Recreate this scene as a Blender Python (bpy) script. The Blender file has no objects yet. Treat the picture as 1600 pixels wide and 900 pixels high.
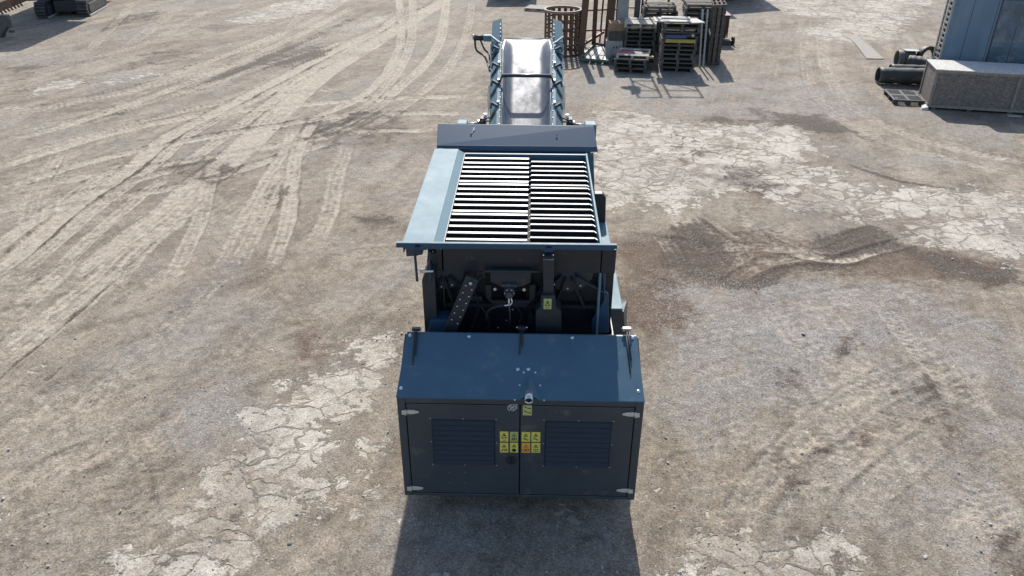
import bpy, bmesh, math, random
import numpy as np
from mathutils import Vector, Matrix
R = math.radians
scene = bpy.context.scene
col = scene.collection
random.seed(7)

# ------------------------------------------------------------------ camera
F, CH = 1225.0, 6.1                      # focal length in px of a 1600 px wide frame, drone height
d_, ro_, ya_ = R(29.0), R(.15), R(1.5)
fwv = Vector((-math.sin(ya_)*math.cos(d_), math.cos(ya_)*math.cos(d_), -math.sin(d_)))
r0 = Vector((math.cos(ya_), math.sin(ya_), 0)); u0 = r0.cross(fwv)
rv = math.cos(ro_)*r0 + math.sin(ro_)*u0
uv = -math.sin(ro_)*r0 + math.cos(ro_)*u0
CAM = Vector((0, 0, CH))
cd = bpy.data.cameras.new('camera'); cam = bpy.data.objects.new('camera', cd); col.objects.link(cam)
cd.sensor_width = 36; cd.lens = F/1600*36; cd.clip_end = 2000; cd.clip_start = .05
M3 = Matrix((rv, uv, -fwv)).transposed()
cam.matrix_world = Matrix.Translation(CAM) @ M3.to_4x4()
scene.camera = cam

# ------------------------------------------------------------------ sky, sun, exposure
EL = 40.4
w = bpy.data.worlds.new('World'); scene.world = w; w.use_nodes = True
nt = w.node_tree; bg = nt.nodes['Background']
sky = nt.nodes.new('ShaderNodeTexSky'); sky.sky_type = 'NISHITA'; sky.sun_disc = False
sky.sun_elevation = R(EL); sky.sun_rotation = 0; sky.air_density = 1.0; sky.dust_density = 1.0
nt.links.new(sky.outputs[0], bg.inputs[0]); bg.inputs[1].default_value = .15
sl = bpy.data.lights.new('sun', 'SUN'); sl.energy = 5.0; sl.angle = R(.53); sl.color = (1, .95, .88)
so = bpy.data.objects.new('sun', sl); col.objects.link(so); so.rotation_euler = (R(-(90-EL)), 0, 0); so.location = (0, 30, 30)
scene.view_settings.view_transform = 'Standard'; scene.view_settings.look = 'None'
scene.view_settings.exposure = 0.36; scene.view_settings.gamma = 1
scene.render.resolution_x = 1024; scene.render.resolution_y = 576

# ------------------------------------------------------------------ helpers
def ray(x, y): return fwv*F + rv*(x-800) - uv*(y-450)
def at(x, y, X=None, Y=None, Z=None):
    """point of the real surface (a plane X=, Y= or Z=) measured at this spot of the survey photo"""
    v = ray(x, y)
    if Y is not None: t = Y/v.y
    elif Z is not None: t = (Z-CH)/v.z
    else: t = X/v.x
    return CAM + v*t
def tag(o, label=None, cat=None, group=None, kind=None):
    for k, v in (('label', label), ('category', cat), ('group', group), ('kind', kind)):
        if v: o[k] = v
    return o
def empty(name, loc, rz=0):
    o = bpy.data.objects.new(name, None); col.objects.link(o); o.location = loc; o.rotation_euler = (0, 0, rz)
    o.empty_display_size = .2
    return o
class MB:
    """collects shapes (world coordinates, or local to the parent given as origin)"""
    def __init__(s): s.bm = bmesh.new()
    def hull(s, bot, top):
        n = len(bot); b = [s.bm.verts.new(p) for p in bot]; t = [s.bm.verts.new(p) for p in top]
        s.bm.faces.new(b[::-1]); s.bm.faces.new(t)
        for i in range(n): s.bm.faces.new((b[i], b[(i+1) % n], t[(i+1) % n], t[i]))
        return s
    def box(s, x0, x1, y0, y1, z0, z1):
        return s.hull([(x0, y0, z0), (x1, y0, z0), (x1, y1, z0), (x0, y1, z0)], [(x0, y0, z1), (x1, y0, z1), (x1, y1, z1), (x0, y1, z1)])
    def plate(s, pts, off):
        off = Vector(off); pts = [Vector(p) for p in pts]
        return s.hull(pts, [p+off for p in pts])
    def obox(s, a, b, w, h, up=(0, 0, 1)):
        """bar from a to b, section w x h"""
        a, b = Vector(a), Vector(b); d = (b-a).normalized(); sd = d.cross(Vector(up))
        if sd.length < 1e-4: sd = d.cross(Vector((1, 0, 0)))
        sd.normalize(); u = sd.cross(d); sd *= w/2; u *= h/2
        return s.hull([a-sd-u, a+sd-u, a+sd+u, a-sd+u], [b-sd-u, b+sd-u, b+sd+u, b-sd+u])
    def cyl(s, a, b, r, n=16, r2=None, cap=True):
        a, b = Vector(a), Vector(b); d = (b-a).normalized()
        sd = d.cross(Vector((0, 0, 1)) if abs(d.z) < .9 else Vector((1, 0, 0))).normalized(); u = sd.cross(d)
        r2 = r if r2 is None else r2
        A = [s.bm.verts.new(a+(sd*math.cos(t)+u*math.sin(t))*r) for t in [i*2*math.pi/n for i in range(n)]]
        B = [s.bm.verts.new(b+(sd*math.cos(t)+u*math.sin(t))*r2) for t in [i*2*math.pi/n for i in range(n)]]
        for i in range(n): s.bm.faces.new((A[i], A[(i+1) % n], B[(i+1) % n], B[i])).smooth = True
        if cap: s.bm.faces.new(A[::-1]); s.bm.faces.new(B)
        return s
    def ring(s, a, b, ro, ri, n=24):
        a, b = Vector(a), Vector(b); d = (b-a).normalized()
        sd = d.cross(Vector((0, 0, 1)) if abs(d.z) < .9 else Vector((1, 0, 0))).normalized(); u = sd.cross(d)
        L = []
        for c, r in ((a, ro), (b, ro), (b, ri), (a, ri)):
            L.append([s.bm.verts.new(c+(sd*math.cos(t)+u*math.sin(t))*r) for t in [i*2*math.pi/n for i in range(n)]])
        for k in range(4):
            A, B = L[k], L[(k+1) % 4]
            for i in range(n): s.bm.faces.new((A[i], A[(i+1) % n], B[(i+1) % n], B[i])).smooth = (k % 2 == 0)
        return s
    def tube(s, pts, r, n=8, sm=4):
        P = [Vector(p) for p in pts]
        if sm > 1 and len(P) > 2:
            Q = []
            for i in range(len(P)-1):
                p0, p1, p2, p3 = P[max(i-1, 0)], P[i], P[i+1], P[min(i+2, len(P)-1)]
                for k in range(sm):
                    t = k/sm
                    Q.append(.5*((2*p1)+(p2-p0)*t+(2*p0-5*p1+4*p2-p3)*t*t+(-p0+3*p1-3*p2+p3)*t**3))
            P = Q+[P[-1]]
        rings = []
        for i, p in enumerate(P):
            d = (P[min(i+1, len(P)-1)]-P[max(i-1, 0)]).normalized()
            sd = d.cross(Vector((.13, .2, 1))).normalized(); u = sd.cross(d)
            rings.append([s.bm.verts.new(p+(sd*math.cos(t)+u*math.sin(t))*r) for t in [k*2*math.pi/n for k in range(n)]])
        for A, B in zip(rings, rings[1:]):
            for i in range(n): s.bm.faces.new((A[i], A[(i+1) % n], B[(i+1) % n], B[i])).smooth = True
        s.bm.faces.new(rings[0][::-1]); s.bm.faces.new(rings[-1])
        return s
    def dome(s, c, nrm, r, h=None, n=12):
        c, nrm = Vector(c), Vector(nrm).normalized(); h = h or r*.6
        sd = nrm.cross(Vector((1, 0, .1))).normalized(); u = sd.cross(nrm)
        prev = None
        for k in range(4):
            a = k/3*math.pi/2*.97; rr = r*math.cos(a); z = h*math.sin(a)
            cur = [s.bm.verts.new(c+nrm*z+(sd*math.cos(t)+u*math.sin(t))*rr) for t in [i*2*math.pi/n for i in range(n)]]
            if prev:
                for i in range(n): s.bm.faces.new((prev[i], prev[(i+1) % n], cur[(i+1) % n], cur[i])).smooth = True
            else: s.bm.faces.new(cur[::-1])
            prev = cur
        s.bm.faces.new(prev)
        return s
    def build(s, name, m, parent=None, bevel=0, jitter=0, local=False):
        bm = s.bm
        while parent is not None and parent.parent is not None and parent.parent.parent is not None: parent = parent.parent
        if jitter:
            for v in bm.verts: v.co += Vector([random.uniform(-1, 1)*jitter for _ in range(3)])
        bmesh.ops.recalc_face_normals(bm, faces=bm.faces)
        if parent is not None and not local:
            inv = world_matrix(parent).inverted()
            for v in bm.verts: v.co = inv @ v.co
        me = bpy.data.meshes.new(name); bm.to_mesh(me); bm.free()
        o = bpy.data.objects.new(name, me); col.objects.link(o)
        me.materials.append(m)
        if parent is not None: o.parent = parent
        elif not local:
            c = Vector((0, 0, 0)); n = len(me.vertices)
            co = np.empty(n*3); me.vertices.foreach_get('co', co); co = co.reshape(-1, 3)
            c = np.array([co[:, 0].mean(), co[:, 1].mean(), co[:, 2].min()])
            co -= c; me.vertices.foreach_set('co', co.ravel()); o.location = c
        if bevel:
            b = o.modifiers.new('bevel', 'BEVEL'); b.width = bevel; b.segments = 2; b.limit_method = 'ANGLE'; b.angle_limit = R(35); b.harden_normals = False
        return o
def merge(a, b):
    """fold mesh object b (same parent) into a, keeping its material"""
    bm = bmesh.new(); bm.from_mesh(a.data); n0 = len(bm.faces); bm.from_mesh(b.data); bm.faces.ensure_lookup_table()
    a.data.materials.append(b.data.materials[0])
    for f in bm.faces[n0:]: f.material_index = 1
    bm.to_mesh(a.data); bm.free(); bpy.data.objects.remove(b)
def domes(lst, name, m, par):
    for c_, n_, r_ in lst: MB().dome(c_, n_, r_).build(name, m, par)
def world_matrix(o):
    m = o.matrix_basis.copy()
    while o.parent: o = o.parent; m = o.matrix_basis @ m
    return m

# ------------------------------------------------------------------ materials
def mat(name, base, rough=.5, metal=0, var=.0, vscale=6, bump=0, bscale=60, dirt=None, dirt_amt=.0, dscale=3, coat=0, spec=.5, rnd=0, rvar=.0, stretch=(1, 1, 1)):
    m = bpy.data.materials.new(name); m.use_nodes = True; n = m.node_tree; L = n.links
    p = n.nodes['Principled BSDF']; p.inputs['Roughness'].default_value = rough; p.inputs['Metallic'].default_value = metal
    p.inputs['Coat Weight'].default_value = coat; p.inputs['Coat Roughness'].default_value = .12; p.inputs['Specular IOR Level'].default_value = spec
    tc = n.nodes.new('ShaderNodeTexCoord'); mp = n.nodes.new('ShaderNodeMapping'); L.new(tc.outputs['Object'], mp.inputs[0]); mp.inputs['Scale'].default_value = stretch
    src = mp.outputs[0]
    def noise(sc, det=6, ro=.6):
        x = n.nodes.new('ShaderNodeTexNoise'); x.inputs['Scale'].default_value = sc; x.inputs['Detail'].default_value = det; x.inputs['Roughness'].default_value = ro; L.new(src, x.inputs[0]); return x.outputs[0]
    def mr(i, a, b, c, d):
        x = n.nodes.new('ShaderNodeMapRange'); L.new(i, x.inputs[0])
        for k, v in enumerate((a, b, c, d)): x.inputs[k+1].default_value = v
        return x.outputs[0]
    def mix(f, a, b, bt='MIX'):
        x = n.nodes.new('ShaderNodeMix'); x.data_type = 'RGBA'; x.blend_type = bt
        for s_, v in ((x.inputs[0], f), (x.inputs[6], a), (x.inputs[7], b)):
            if isinstance(v, (int, float)): s_.default_value = v
            elif isinstance(v, tuple): s_.default_value = (*v, 1) if len(v) == 3 else v
            else: L.new(v, s_)
        return x.outputs[2]
    c = base
    f = mr(noise(vscale), .3, .7, 1-var, 1+var)
    cx = n.nodes.new('ShaderNodeMix'); cx.data_type = 'RGBA'; cx.blend_type = 'MULTIPLY'; cx.inputs[0].default_value = 1; cx.inputs[6].default_value = (*base, 1)
    cc = n.nodes.new('ShaderNodeCombineColor'); [L.new(f, cc.inputs[i]) for i in range(3)]; L.new(cc.outputs[0], cx.inputs[7]); c = cx.outputs[2]
    if rnd:
        oi = n.nodes.new('ShaderNodeObjectInfo'); g = mr(oi.outputs['Random'], 0, 1, 1-rnd, 1+rnd)
        c2 = n.nodes.new('ShaderNodeCombineColor'); [L.new(g, c2.inputs[i]) for i in range(3)]; c = mix(1., c, c2.outputs[0], 'MULTIPLY')
    if dirt: c = mix(mr(noise(dscale, 10, .68), .62-.25*dirt_amt, .75-.1*dirt_amt, 0, min(1, dirt_amt*1.5)), c, dirt)
    L.new(c, p.inputs['Base Color'])
    if rvar: L.new(mr(noise(vscale*1.7, 8, .7), .3, .7, max(.05, rough-rvar), min(1, rough+rvar)), p.inputs['Roughness'])
    if bump:
        b = n.nodes.new('ShaderNodeBump'); b.inputs['Strength'].default_value = bump; b.inputs['Distance'].default_value = .01; L.new(noise(bscale, 4), b.inputs['Height']); L.new(b.outputs[0], p.inputs['Normal'])
    return m
DUST = (.30, .26, .21)
PAINT = mat('blue_grey_paint', (.12, .20, .235), .58, var=.05, vscale=3, dirt=DUST, dirt_amt=.12, dscale=4, rvar=.06, bump=.05, bscale=9, spec=.25)
PAINTD = mat('shaded_blue_paint', (.046, .106, .152), .40, var=.09, vscale=2.5, dirt=DUST, dirt_amt=.17, dscale=5, rvar=.07, bump=.05, bscale=8)  # the machine's blue, darkened to the tone it takes in shade
PAINTW = mat('deep_shaded_blue_paint', (.026, .066, .118), .45, var=.08, vscale=3, dirt=DUST, dirt_amt=.06, dscale=5, spec=.4)  # same blue with more shade mixed in, for wing and cover plate
BAY2 = mat('shaded_graphite_paint', (.022, .027, .034), .45, var=.15, vscale=5, dirt=DUST, dirt_amt=.1, dscale=7)  # graphite darkened, the shade of the bay put into its colour
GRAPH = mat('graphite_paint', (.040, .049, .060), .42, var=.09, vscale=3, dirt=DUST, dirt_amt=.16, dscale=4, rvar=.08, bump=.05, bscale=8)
BAY = mat('bay_shade_paint', (.013, .016, .021), .45, var=.15, vscale=5, dirt=DUST, dirt_amt=.08, dscale=7)  # near black: the shadow inside the bay is part of this colour
LOUV = mat('louvre_paint', (.015, .026, .043), .5, var=.05, spec=.25)
BLACK = mat('black_gap', (.006, .006, .007), .8)
RUB = mat('black_rubber', (.02, .02, .021), .6, var=.2, dirt=DUST, dirt_amt=.2, dscale=10, bump=.2, bscale=60)
STEEL = mat('zinc_steel', (.62, .64, .64), .35, .85, var=.1)
GRIL = mat('ground_steel', (.56, .56, .54), .45, .35, var=.16, vscale=9, dirt=(.2, .15, .11), dirt_amt=.25, dscale=9)
GALV = mat('galvanised_hinge', (.55, .53, .47), .5, .3, var=.12, vscale=30)
BELT = mat('conveyor_belt', (.11, .12, .135), .30, .25, var=.25, vscale=2, rvar=.1, dirt=(.3, .28, .25), dirt_amt=.35, dscale=2.5, stretch=(1, .5, 1), bump=.06, bscale=6)
YEL = mat('yellow_sticker', (.62, .55, .12), .45, var=.05)
ORG = mat('orange_sticker', (.66, .38, .05), .45, var=.05)
YELD = mat('dull_yellow_sticker', (.42, .42, .16), .45, var=.05)
INK = mat('black_ink', (.012, .012, .010), .5)
REDINK = mat('red_ink', (.4, .05, .02), .5)
WHITE = mat('white_print', (.7, .7, .7), .5)
RUST = mat('rusty_steel', (.105, .062, .044), .8, var=.4, vscale=4, dirt=(.16, .075, .04), dirt_amt=.7, dscale=5, bump=.3, bscale=30)
RUSTP = mat('pale_rusty_steel', (.24, .17, .12), .7, var=.35, vscale=6, dirt=(.12, .06, .04), dirt_amt=.5, dscale=6, bump=.3)
WOOD = mat('weathered_wood', (.108, .094, .080), .85, var=.35, vscale=9, bump=.3, bscale=30, rnd=.35)
WOODL = mat('pale_wood', (.36, .33, .28), .8, var=.25, vscale=9, bump=.3, bscale=30, rnd=.2)
WOODN = mat('brown_wood', (.27, .18, .10), .8, var=.25, vscale=6, bump=.3)
WSHEET = mat('white_sheet', (.40, .39, .37), .8, var=.12, vscale=5, dirt=DUST, dirt_amt=.35)
OSB = mat('aged_osb', (.15, .13, .115), .85, var=.5, vscale=22, dirt=(.27, .22, .18), dirt_amt=.6, dscale=9, bump=.4, bscale=40, stretch=(1, 1, 1.6))
OSBT = mat('bleached_osb', (.46, .45, .42), .8, var=.3, vscale=16, dirt=(.2, .18, .15), dirt_amt=.45, dscale=12, bump=.3, bscale=40)
OSBTRIM = mat('crate_batten_wood', (.24, .21, .18), .85, var=.3, vscale=12, bump=.3)
BOOTH = mat('faded_blue_sheet', (.125, .19, .255), .5, var=.16, vscale=1.5, dirt=(.28, .28, .26), dirt_amt=.36, dscale=1.6, stretch=(1, 1, .35))
GLASS = mat('dusty_glass', (.10, .14, .18), .22, var=.4, vscale=2, dirt=(.36, .36, .34), dirt_amt=.45, dscale=1.8, rvar=.1)
PLAST = mat('black_plastic', (.03, .032, .032), .55, var=.2, dirt=DUST, dirt_amt=.3, dscale=8)
ROLL = mat('black_membrane', (.045, .048, .045), .6, var=.3, vscale=4, dirt=DUST, dirt_amt=.35, dscale=4, bump=.3, bscale=12, stretch=(.4, 1, 1))
ROLLG = mat('grey_membrane', (.12, .12, .115), .6, var=.2, vscale=6, dirt=DUST, dirt_amt=.3)
GALVP = mat('pale_grey_metal', (.32, .32, .31), .6, .2, var=.3, vscale=4, dirt=(.15, .1, .07), dirt_amt=.3, dscale=4)
DKGR = mat('dark_grey_metal', (.06, .063, .068), .55, .2, var=.3, vscale=4, dirt=DUST, dirt_amt=.3, dscale=5)
GREEN = mat('green_frame_paint', (.06, .10, .075), .6, var=.3, dirt=DUST, dirt_amt=.4, dscale=5)
REDP = mat('dark_red_paint', (.13, .035, .04), .6, var=.3, vscale=5, dirt=DUST, dirt_amt=.4, dscale=5)
BLUEP = mat('blue_drum_plastic', (.035, .075, .17), .5, var=.1)
YELP = mat('yellow_beam_paint', (.36, .27, .06), .55, var=.15, dirt=DUST, dirt_amt=.3)
CARD = mat('dusty_board', (.29, .265, .23), .9, var=.2, vscale=3, dirt=(.22, .19, .15), dirt_amt=.6)

# ------------------------------------------------------------------ ground
def g2(px, py): p = at(px, py, Z=0); return (p.x, p.y)
def build_ground():
    ya = np.array([-300., -80, -30, -10, 0, 2.5])
    t = np.linspace(1/4.2, 1/44., 820); yb = 1/t
    yc = np.array([50., 65, 90, 150, 300, 700])
    ys = np.concatenate([ya, yb, yc])
    tin = np.linspace(-1, 1, 1120); nr = len(ys); 
    half = .68*np.clip(ys, 4, 44)+2.6
    out = np.array([1.3, 2., 5., 700.])
    X = np.empty((nr, len(tin)+8)); Yg = np.repeat(ys[:, None], X.shape[1], 1)
    for i in range(nr):
        h = half[i]; o = h*out; o[3] = 700.; o[2] = max(o[2], 60); 
        X[i] = np.concatenate([-o[::-1], tin*h, o])
    nc = X.shape[1]
    rng = np.random.default_rng(5)
    tabs = rng.random((64, 256, 256)).astype(np.float32)
    def vn(x, y, k):
        T = tabs[k % 64]; xi = np.floor(x).astype(int); yi = np.floor(y).astype(int); fx = x-xi; fy = y-yi
        fx = fx*fx*(3-2*fx); fy = fy*fy*(3-2*fy); a = xi & 255; b = yi & 255; a1 = (a+1) & 255; b1 = (b+1) & 255
        return (T[a, b]*(1-fx)+T[a1, b]*fx)*(1-fy)+(T[a, b1]*(1-fx)+T[a1, b1]*fx)*fy
    def fbm(x, y, s, o=5, k=0, g=.55):
        r = 0; A = 1; tot = 0
        for i in range(o): r = r+A*vn(x*s+17.3*i, y*s+9.1*i, k+i); tot += A; A *= g; s *= 2.03
        return r/tot-.5
    wx = X+fbm(X, Yg, .8, 4, 40)*.5; wy = Yg+fbm(X, Yg, .8, 4, 46)*.7
    # signed-distance helper for ground areas
    def rows(y0, y1):
        a = np.searchsorted(ys, y0); b = np.searchsorted(ys, y1); return slice(max(a-1, 0), min(b+1, nr))
    def poly(pts):
        P = [g2(*p) for p in pts]; sl_ = rows(min(p[1] for p in P)-1.5, max(p[1] for p in P)+1.5)
        x, y = wx[sl_], wy[sl_]; d = np.full(x.shape, 1e9); ins = np.zeros(x.shape, bool)
        for (ax, ay), (bx, by) in zip(P, P[1:]+P[:1]):
            ex, ey = bx-ax, by-ay; q = np.clip(((x-ax)*ex+(y-ay)*ey)/(ex*ex+ey*ey+1e-9), 0, 1)
            d = np.minimum(d, np.hypot(x-ax-q*ex, y-ay-q*ey))
            c = ((ay > y) != (by > y)) & (x < (bx-ax)*(y-ay)/(by-ay+1e-12)+ax); ins ^= c
        return sl_, np.where(ins, d, -d)
    conc = np.full(X.shape, -1.)
    for pts, amt in CONC:
        s_, d = poly(pts); v = np.clip(d/.55, -1, .75)*1.0+(amt-1); conc[s_] = np.maximum(conc[s_], v)
    lt = np.zeros(X.shape); dk = np.zeros(X.shape); hz = np.zeros(X.shape); tread = np.zeros(X.shape); grey = np.zeros(X.shape); brn = np.zeros(X.shape)
    for pts, kind, amt in AREAS:
        s_, d = poly(pts); v = np.clip((d+.25)/.6, 0, 1)*amt; {'d': dk, 'l': lt, 'g': grey, 'b': brn}[kind][s_] += v
    def catmull(P, n=10):
        Q = []
        for i in range(len(P)-1):
            p0, p1, p2, p3 = [np.array(P[j]) for j in (max(i-1, 0), i, i+1, min(i+2, len(P)-1))]
            for k in range(n):
                t = k/n; Q.append(.5*((2*p1)+(p2-p0)*t+(2*p0-5*p1+4*p2-p3)*t*t+(-p0+3*p1-3*p2+p3)*t**3))
        return Q+[np.array(P[-1])]
    wobx = X+fbm(X, Yg, 1.6, 3, 20)*.07; woby = Yg+fbm(X, Yg, 1.6, 3, 26)*.07
    for ti, (pts, wd, amt, tr, rut) in enumerate(TRACKS):
        if pts[0][0] > 900: rut *= .55
        if pts[0][0] < 420 and amt > 0: wd *= .82; tr *= .5; amt *= 1.12
        Q = catmull([g2(*p) for p in pts])
        y0 = min(q[1] for q in Q)-1; y1 = max(q[1] for q in Q)+1; s_ = rows(y0, y1)
        x, y = wobx[s_], woby[s_]; best = np.full(x.shape, 1e9); side = np.zeros(x.shape); along = np.zeros(x.shape); acc = 0; tot = sum(np.hypot(*(b-a)) for a, b in zip(Q, Q[1:]))
        for a, b in zip(Q, Q[1:]):
            e = b-a; l = np.hypot(*e)+1e-9; 
            yl, yh = min(a[1], b[1])-1.2, max(a[1], b[1])+1.2; rr = slice(np.searchsorted(ys[s_], yl), np.searchsorted(ys[s_], yh))
            xx, yy = x[rr]-a[0], y[rr]-a[1]; q = np.clip((xx*e[0]+yy*e[1])/l/l, 0, 1); dd = np.hypot(xx-q*e[0], yy-q*e[1])
            sg = (xx*e[1]-yy*e[0])/l; m_ = dd < best[rr]
            best[rr] = np.where(m_, dd, best[rr]); side[rr] = np.where(m_, sg, side[rr]); along[rr] = np.where(m_, acc+q*l, along[rr]); acc += l
        h = wd/2; e = np.clip((h-best)/(.05+.10*h)+.5, 0, 1); fade = np.clip(along/1.2, 0, 1)*np.clip((tot-along)/1.2, 0, 1)
        pat = .82+1.25*fbm(x, y, .8, 5, 30); core = e*e*(3-2*e)*fade*np.clip(pat, .15, 1.15)
        line = .78+.20*np.cos(side*2*math.pi/.13+fbm(x, y, .9, 2, 33)*3)+.5*fbm(side*4+7, along*.25, 2.0, 3, 37)
        edge_ = np.exp(-((best-h-.02)/.05)**2)*fade
        if amt > 0: lt[s_] = np.maximum(lt[s_]*(1-.45*edge_*abs(amt))*(1-.35*e*fade*(1-np.clip(line, 0, 1))), core*amt*line)
        else: dk[s_] += core*-amt*line
        edge = np.exp(-((best-h-.03)/.05)**2)*fade*np.clip(pat, .1, 1)
        dk[s_] += edge*abs(amt)*.55*(fbm(x, y, 1.4, 3, 35)+.45)
        hz[s_] += (-core*.014+edge*.016)*rut
        if tr:
            tr = tr*np.clip((19-y)/6, 0, 1)
            ph = (along+np.abs(side)*.55)*2*math.pi/.125; tv = np.clip(np.sin(ph+4*fbm(x, y, 1.5, 2, 38))*1.6, -1, 1)*core*tr*np.clip(.7+2.2*fbm(x, y, 2.2, 3, 41), 0, 1)
            tread[s_] += tv; hz[s_] += tv*.007
    # micro relief
    near = np.clip((60-np.abs(Yg))/20, 0, 1)*np.clip((Yg-2)/2, 0, 1)
    hz += (fbm(X, Yg, .45, 4, 10)*.05+fbm(X, Yg, 5.0, 4, 14)*.016)*near
    flat = np.clip(conc+.3, 0, 1)*.8; hz *= (1-flat)
    co = np.stack([X, Yg, hz*near*1.0], -1).reshape(-1, 3)
    idx = np.arange(nr*nc).reshape(nr, nc)
    faces = np.stack([idx[:-1, :-1], idx[:-1, 1:], idx[1:, 1:], idx[1:, :-1]], -1).reshape(-1, 4)
    me = bpy.data.meshes.new('ground'); me.vertices.add(len(co)); me.vertices.foreach_set('co', co.ravel().astype(np.float32))
    me.loops.add(faces.size); me.loops.foreach_set('vertex_index', faces.ravel().astype(np.int32))
    me.polygons.add(len(faces)); me.polygons.foreach_set('loop_start', np.arange(0, faces.size, 4, dtype=np.int32))
    me.update(calc_edges=True)
    me.polygons.foreach_set('use_smooth', np.ones(len(faces), bool))
    def attr(n, a, b, c):
        at_ = me.color_attributes.new(n, 'FLOAT_COLOR', 'POINT'); v = np.ones((nr*nc, 4), np.float32)
        for i, q in enumerate((a, b, c)): v[:, i] = q.ravel()
        at_.data.foreach_set('color', v.ravel())
    attr('wear', conc*.5+.5, np.clip(lt, 0, 2)*.5, np.clip(dk, 0, 2)*.5)
    attr('soil', np.clip(grey, 0, 1), np.clip(tread, -1, 1)*.5+.5, np.clip(brn, 0, 1))
    o = bpy.data.objects.new('ground', me); col.objects.link(o); o['kind'] = 'structure'
    me.materials.append(ground_mat())
def ground_mat():
    m = bpy.data.materials.new('packed_dirt'); m.use_nodes = True; n = m.node_tree; L = n.links; p = n.nodes['Principled BSDF']
    p.inputs['Roughness'].default_value = .9; p.inputs['Specular IOR Level'].default_value = .25
    geo = n.nodes.new('ShaderNodeNewGeometry'); pos = geo.outputs['Position']
    def at_(name):
        a = n.nodes.new('ShaderNodeAttribute'); a.attribute_name = name; s = n.nodes.new('ShaderNodeSeparateColor'); L.new(a.outputs['Color'], s.inputs[0]); return s.outputs
    def noise(sc, det=5, ro=.6, st=None, rz=0, dist=0):
        v = pos
        if st:
            mp = n.nodes.new('ShaderNodeMapping'); mp.inputs['Rotation'].default_value = (0, 0, rz); L.new(pos, mp.inputs[0])
            m2 = n.nodes.new('ShaderNodeMapping'); m2.inputs['Scale'].default_value = st; L.new(mp.outputs[0], m2.inputs[0]); v = m2.outputs[0]
        x = n.nodes.new('ShaderNodeTexNoise'); x.inputs['Scale'].default_value = sc; x.inputs['Detail'].default_value = det; x.inputs['Roughness'].default_value = ro; x.inputs['Distortion'].default_value = dist; L.new(v, x.inputs[0]); return x.outputs[0]
    def mr(i, a, b, c, d, sm=False):
        x = n.nodes.new('ShaderNodeMapRange'); L.new(i, x.inputs[0]); x.interpolation_type = 'SMOOTHSTEP' if sm else 'LINEAR'
        for k, v in enumerate((a, b, c, d)): x.inputs[k+1].default_value = v
        return x.outputs[0]
    def ma(op, a, b=0., c=None):
        x = n.nodes.new('ShaderNodeMath'); x.operation = op
        for k, v in enumerate((a, b, c)):
            if v is None: continue
            if isinstance(v, (int, float)): x.inputs[k].default_value = v
            else: L.new(v, x.inputs[k])
        return x.outputs[0]
    def mix(f, a, b, bt='MIX'):
        x = n.nodes.new('ShaderNodeMix'); x.data_type = 'RGBA'; x.blend_type = bt
        for s_, v in ((x.inputs[0], f), (x.inputs[6], a), (x.inputs[7], b)):
            if isinstance(v, (int, float)): s_.default_value = v
            elif isinstance(v, tuple): s_.default_value = (*v, 1)
            else: L.new(v, s_)
        return x.outputs[2]
    def grey3(v):
        c = n.nodes.new('ShaderNodeCombineColor'); [L.new(v, c.inputs[i]) for i in range(3)]; return c.outputs[0]
    wc, wl, wd = at_('wear')[:3]; sg, st_, sb = at_('soil')[:3]
    big = noise(.22, 5, .6, dist=.4); mid = noise(1.1, 8, .68, dist=.3); fine = noise(7, 8, .74); grit = noise(42, 5, .8)
    blot = noise(.55, 9, .72, dist=.6); blot2 = noise(2.6, 8, .72, dist=.5)
    streak = noise(1.2, 7, .66, st=(1, .13, 1), rz=R(15)); streak2 = noise(1.5, 7, .66, st=(1, .14, 1), rz=R(58)); hair = noise(5.5, 5, .7, st=(1, .07, 1), rz=R(19)); hair2 = noise(5, 5, .7, st=(1, .08, 1), rz=R(-35))
    D = (.178, .146, .109); Lt = (.355, .305, .240); Dk = (.072, .053, .039); Gr = (.212, .198, .180); Br = (.150, .108, .074); Co = (.480, .435, .365)
    c = mix(mr(mid, .38, .62, 0, 1), D, (.265, .223, .170))
    c = mix(ma('MULTIPLY', mr(blot, .49, .60, 0, 1, True), .62), c, (.118, .093, .069))
    c = mix(ma('MULTIPLY', mr(streak, .47, .60, 0, 1), .65), c, (.330, .278, .212))
    c = mix(ma('MULTIPLY', mr(streak2, .50, .62, 0, 1), .50), c, (.112, .088, .065))
    c = mix(ma('MULTIPLY', mr(hair, .50, .66, 0, 1), .34), c, (.370, .315, .245))
    c = mix(ma('MULTIPLY', mr(hair2, .52, .66, 0, 1), .30), c, (.090, .070, .052))
    c = mix(ma('MULTIPLY', mr(big, .49, .60, 0, 1), .40), c, Br)
    c = mix(ma('MULTIPLY', mr(blot2, .54, .66, 0, 1), .5), c, (.34, .295, .235))
    c = mix(ma('MULTIPLY', mr(blot2, .46, .34, 0, 1), .5), c, (.088, .069, .053))
    gv = ma('MULTIPLY', mr(ma('ADD', sg, ma('MULTIPLY', ma('SUBTRACT', mid, .5), 2.2)), .15, .75, 0, 1), .8)
    c = mix(ma('MULTIPLY', mr(noise(.35, 6, .65, dist=.5), .48, .62, 0, 1), .38), c, (.225, .212, .195))
    c = mix(gv, c, Gr)
    c = mix(mr(ma('ADD', sb, ma('MULTIPLY', ma('SUBTRACT', blot2, .5), 2.2)), .2, .65, 0, .85), c, (.100, .066, .043))
    # loose pebbles
    vo = n.nodes.new('ShaderNodeTexVoronoi'); vo.inputs['Scale'].default_value = 26; L.new(pos, vo.inputs[0])
    vs = n.nodes.new('ShaderNodeSeparateColor'); L.new(vo.outputs['Color'], vs.inputs[0])
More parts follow.
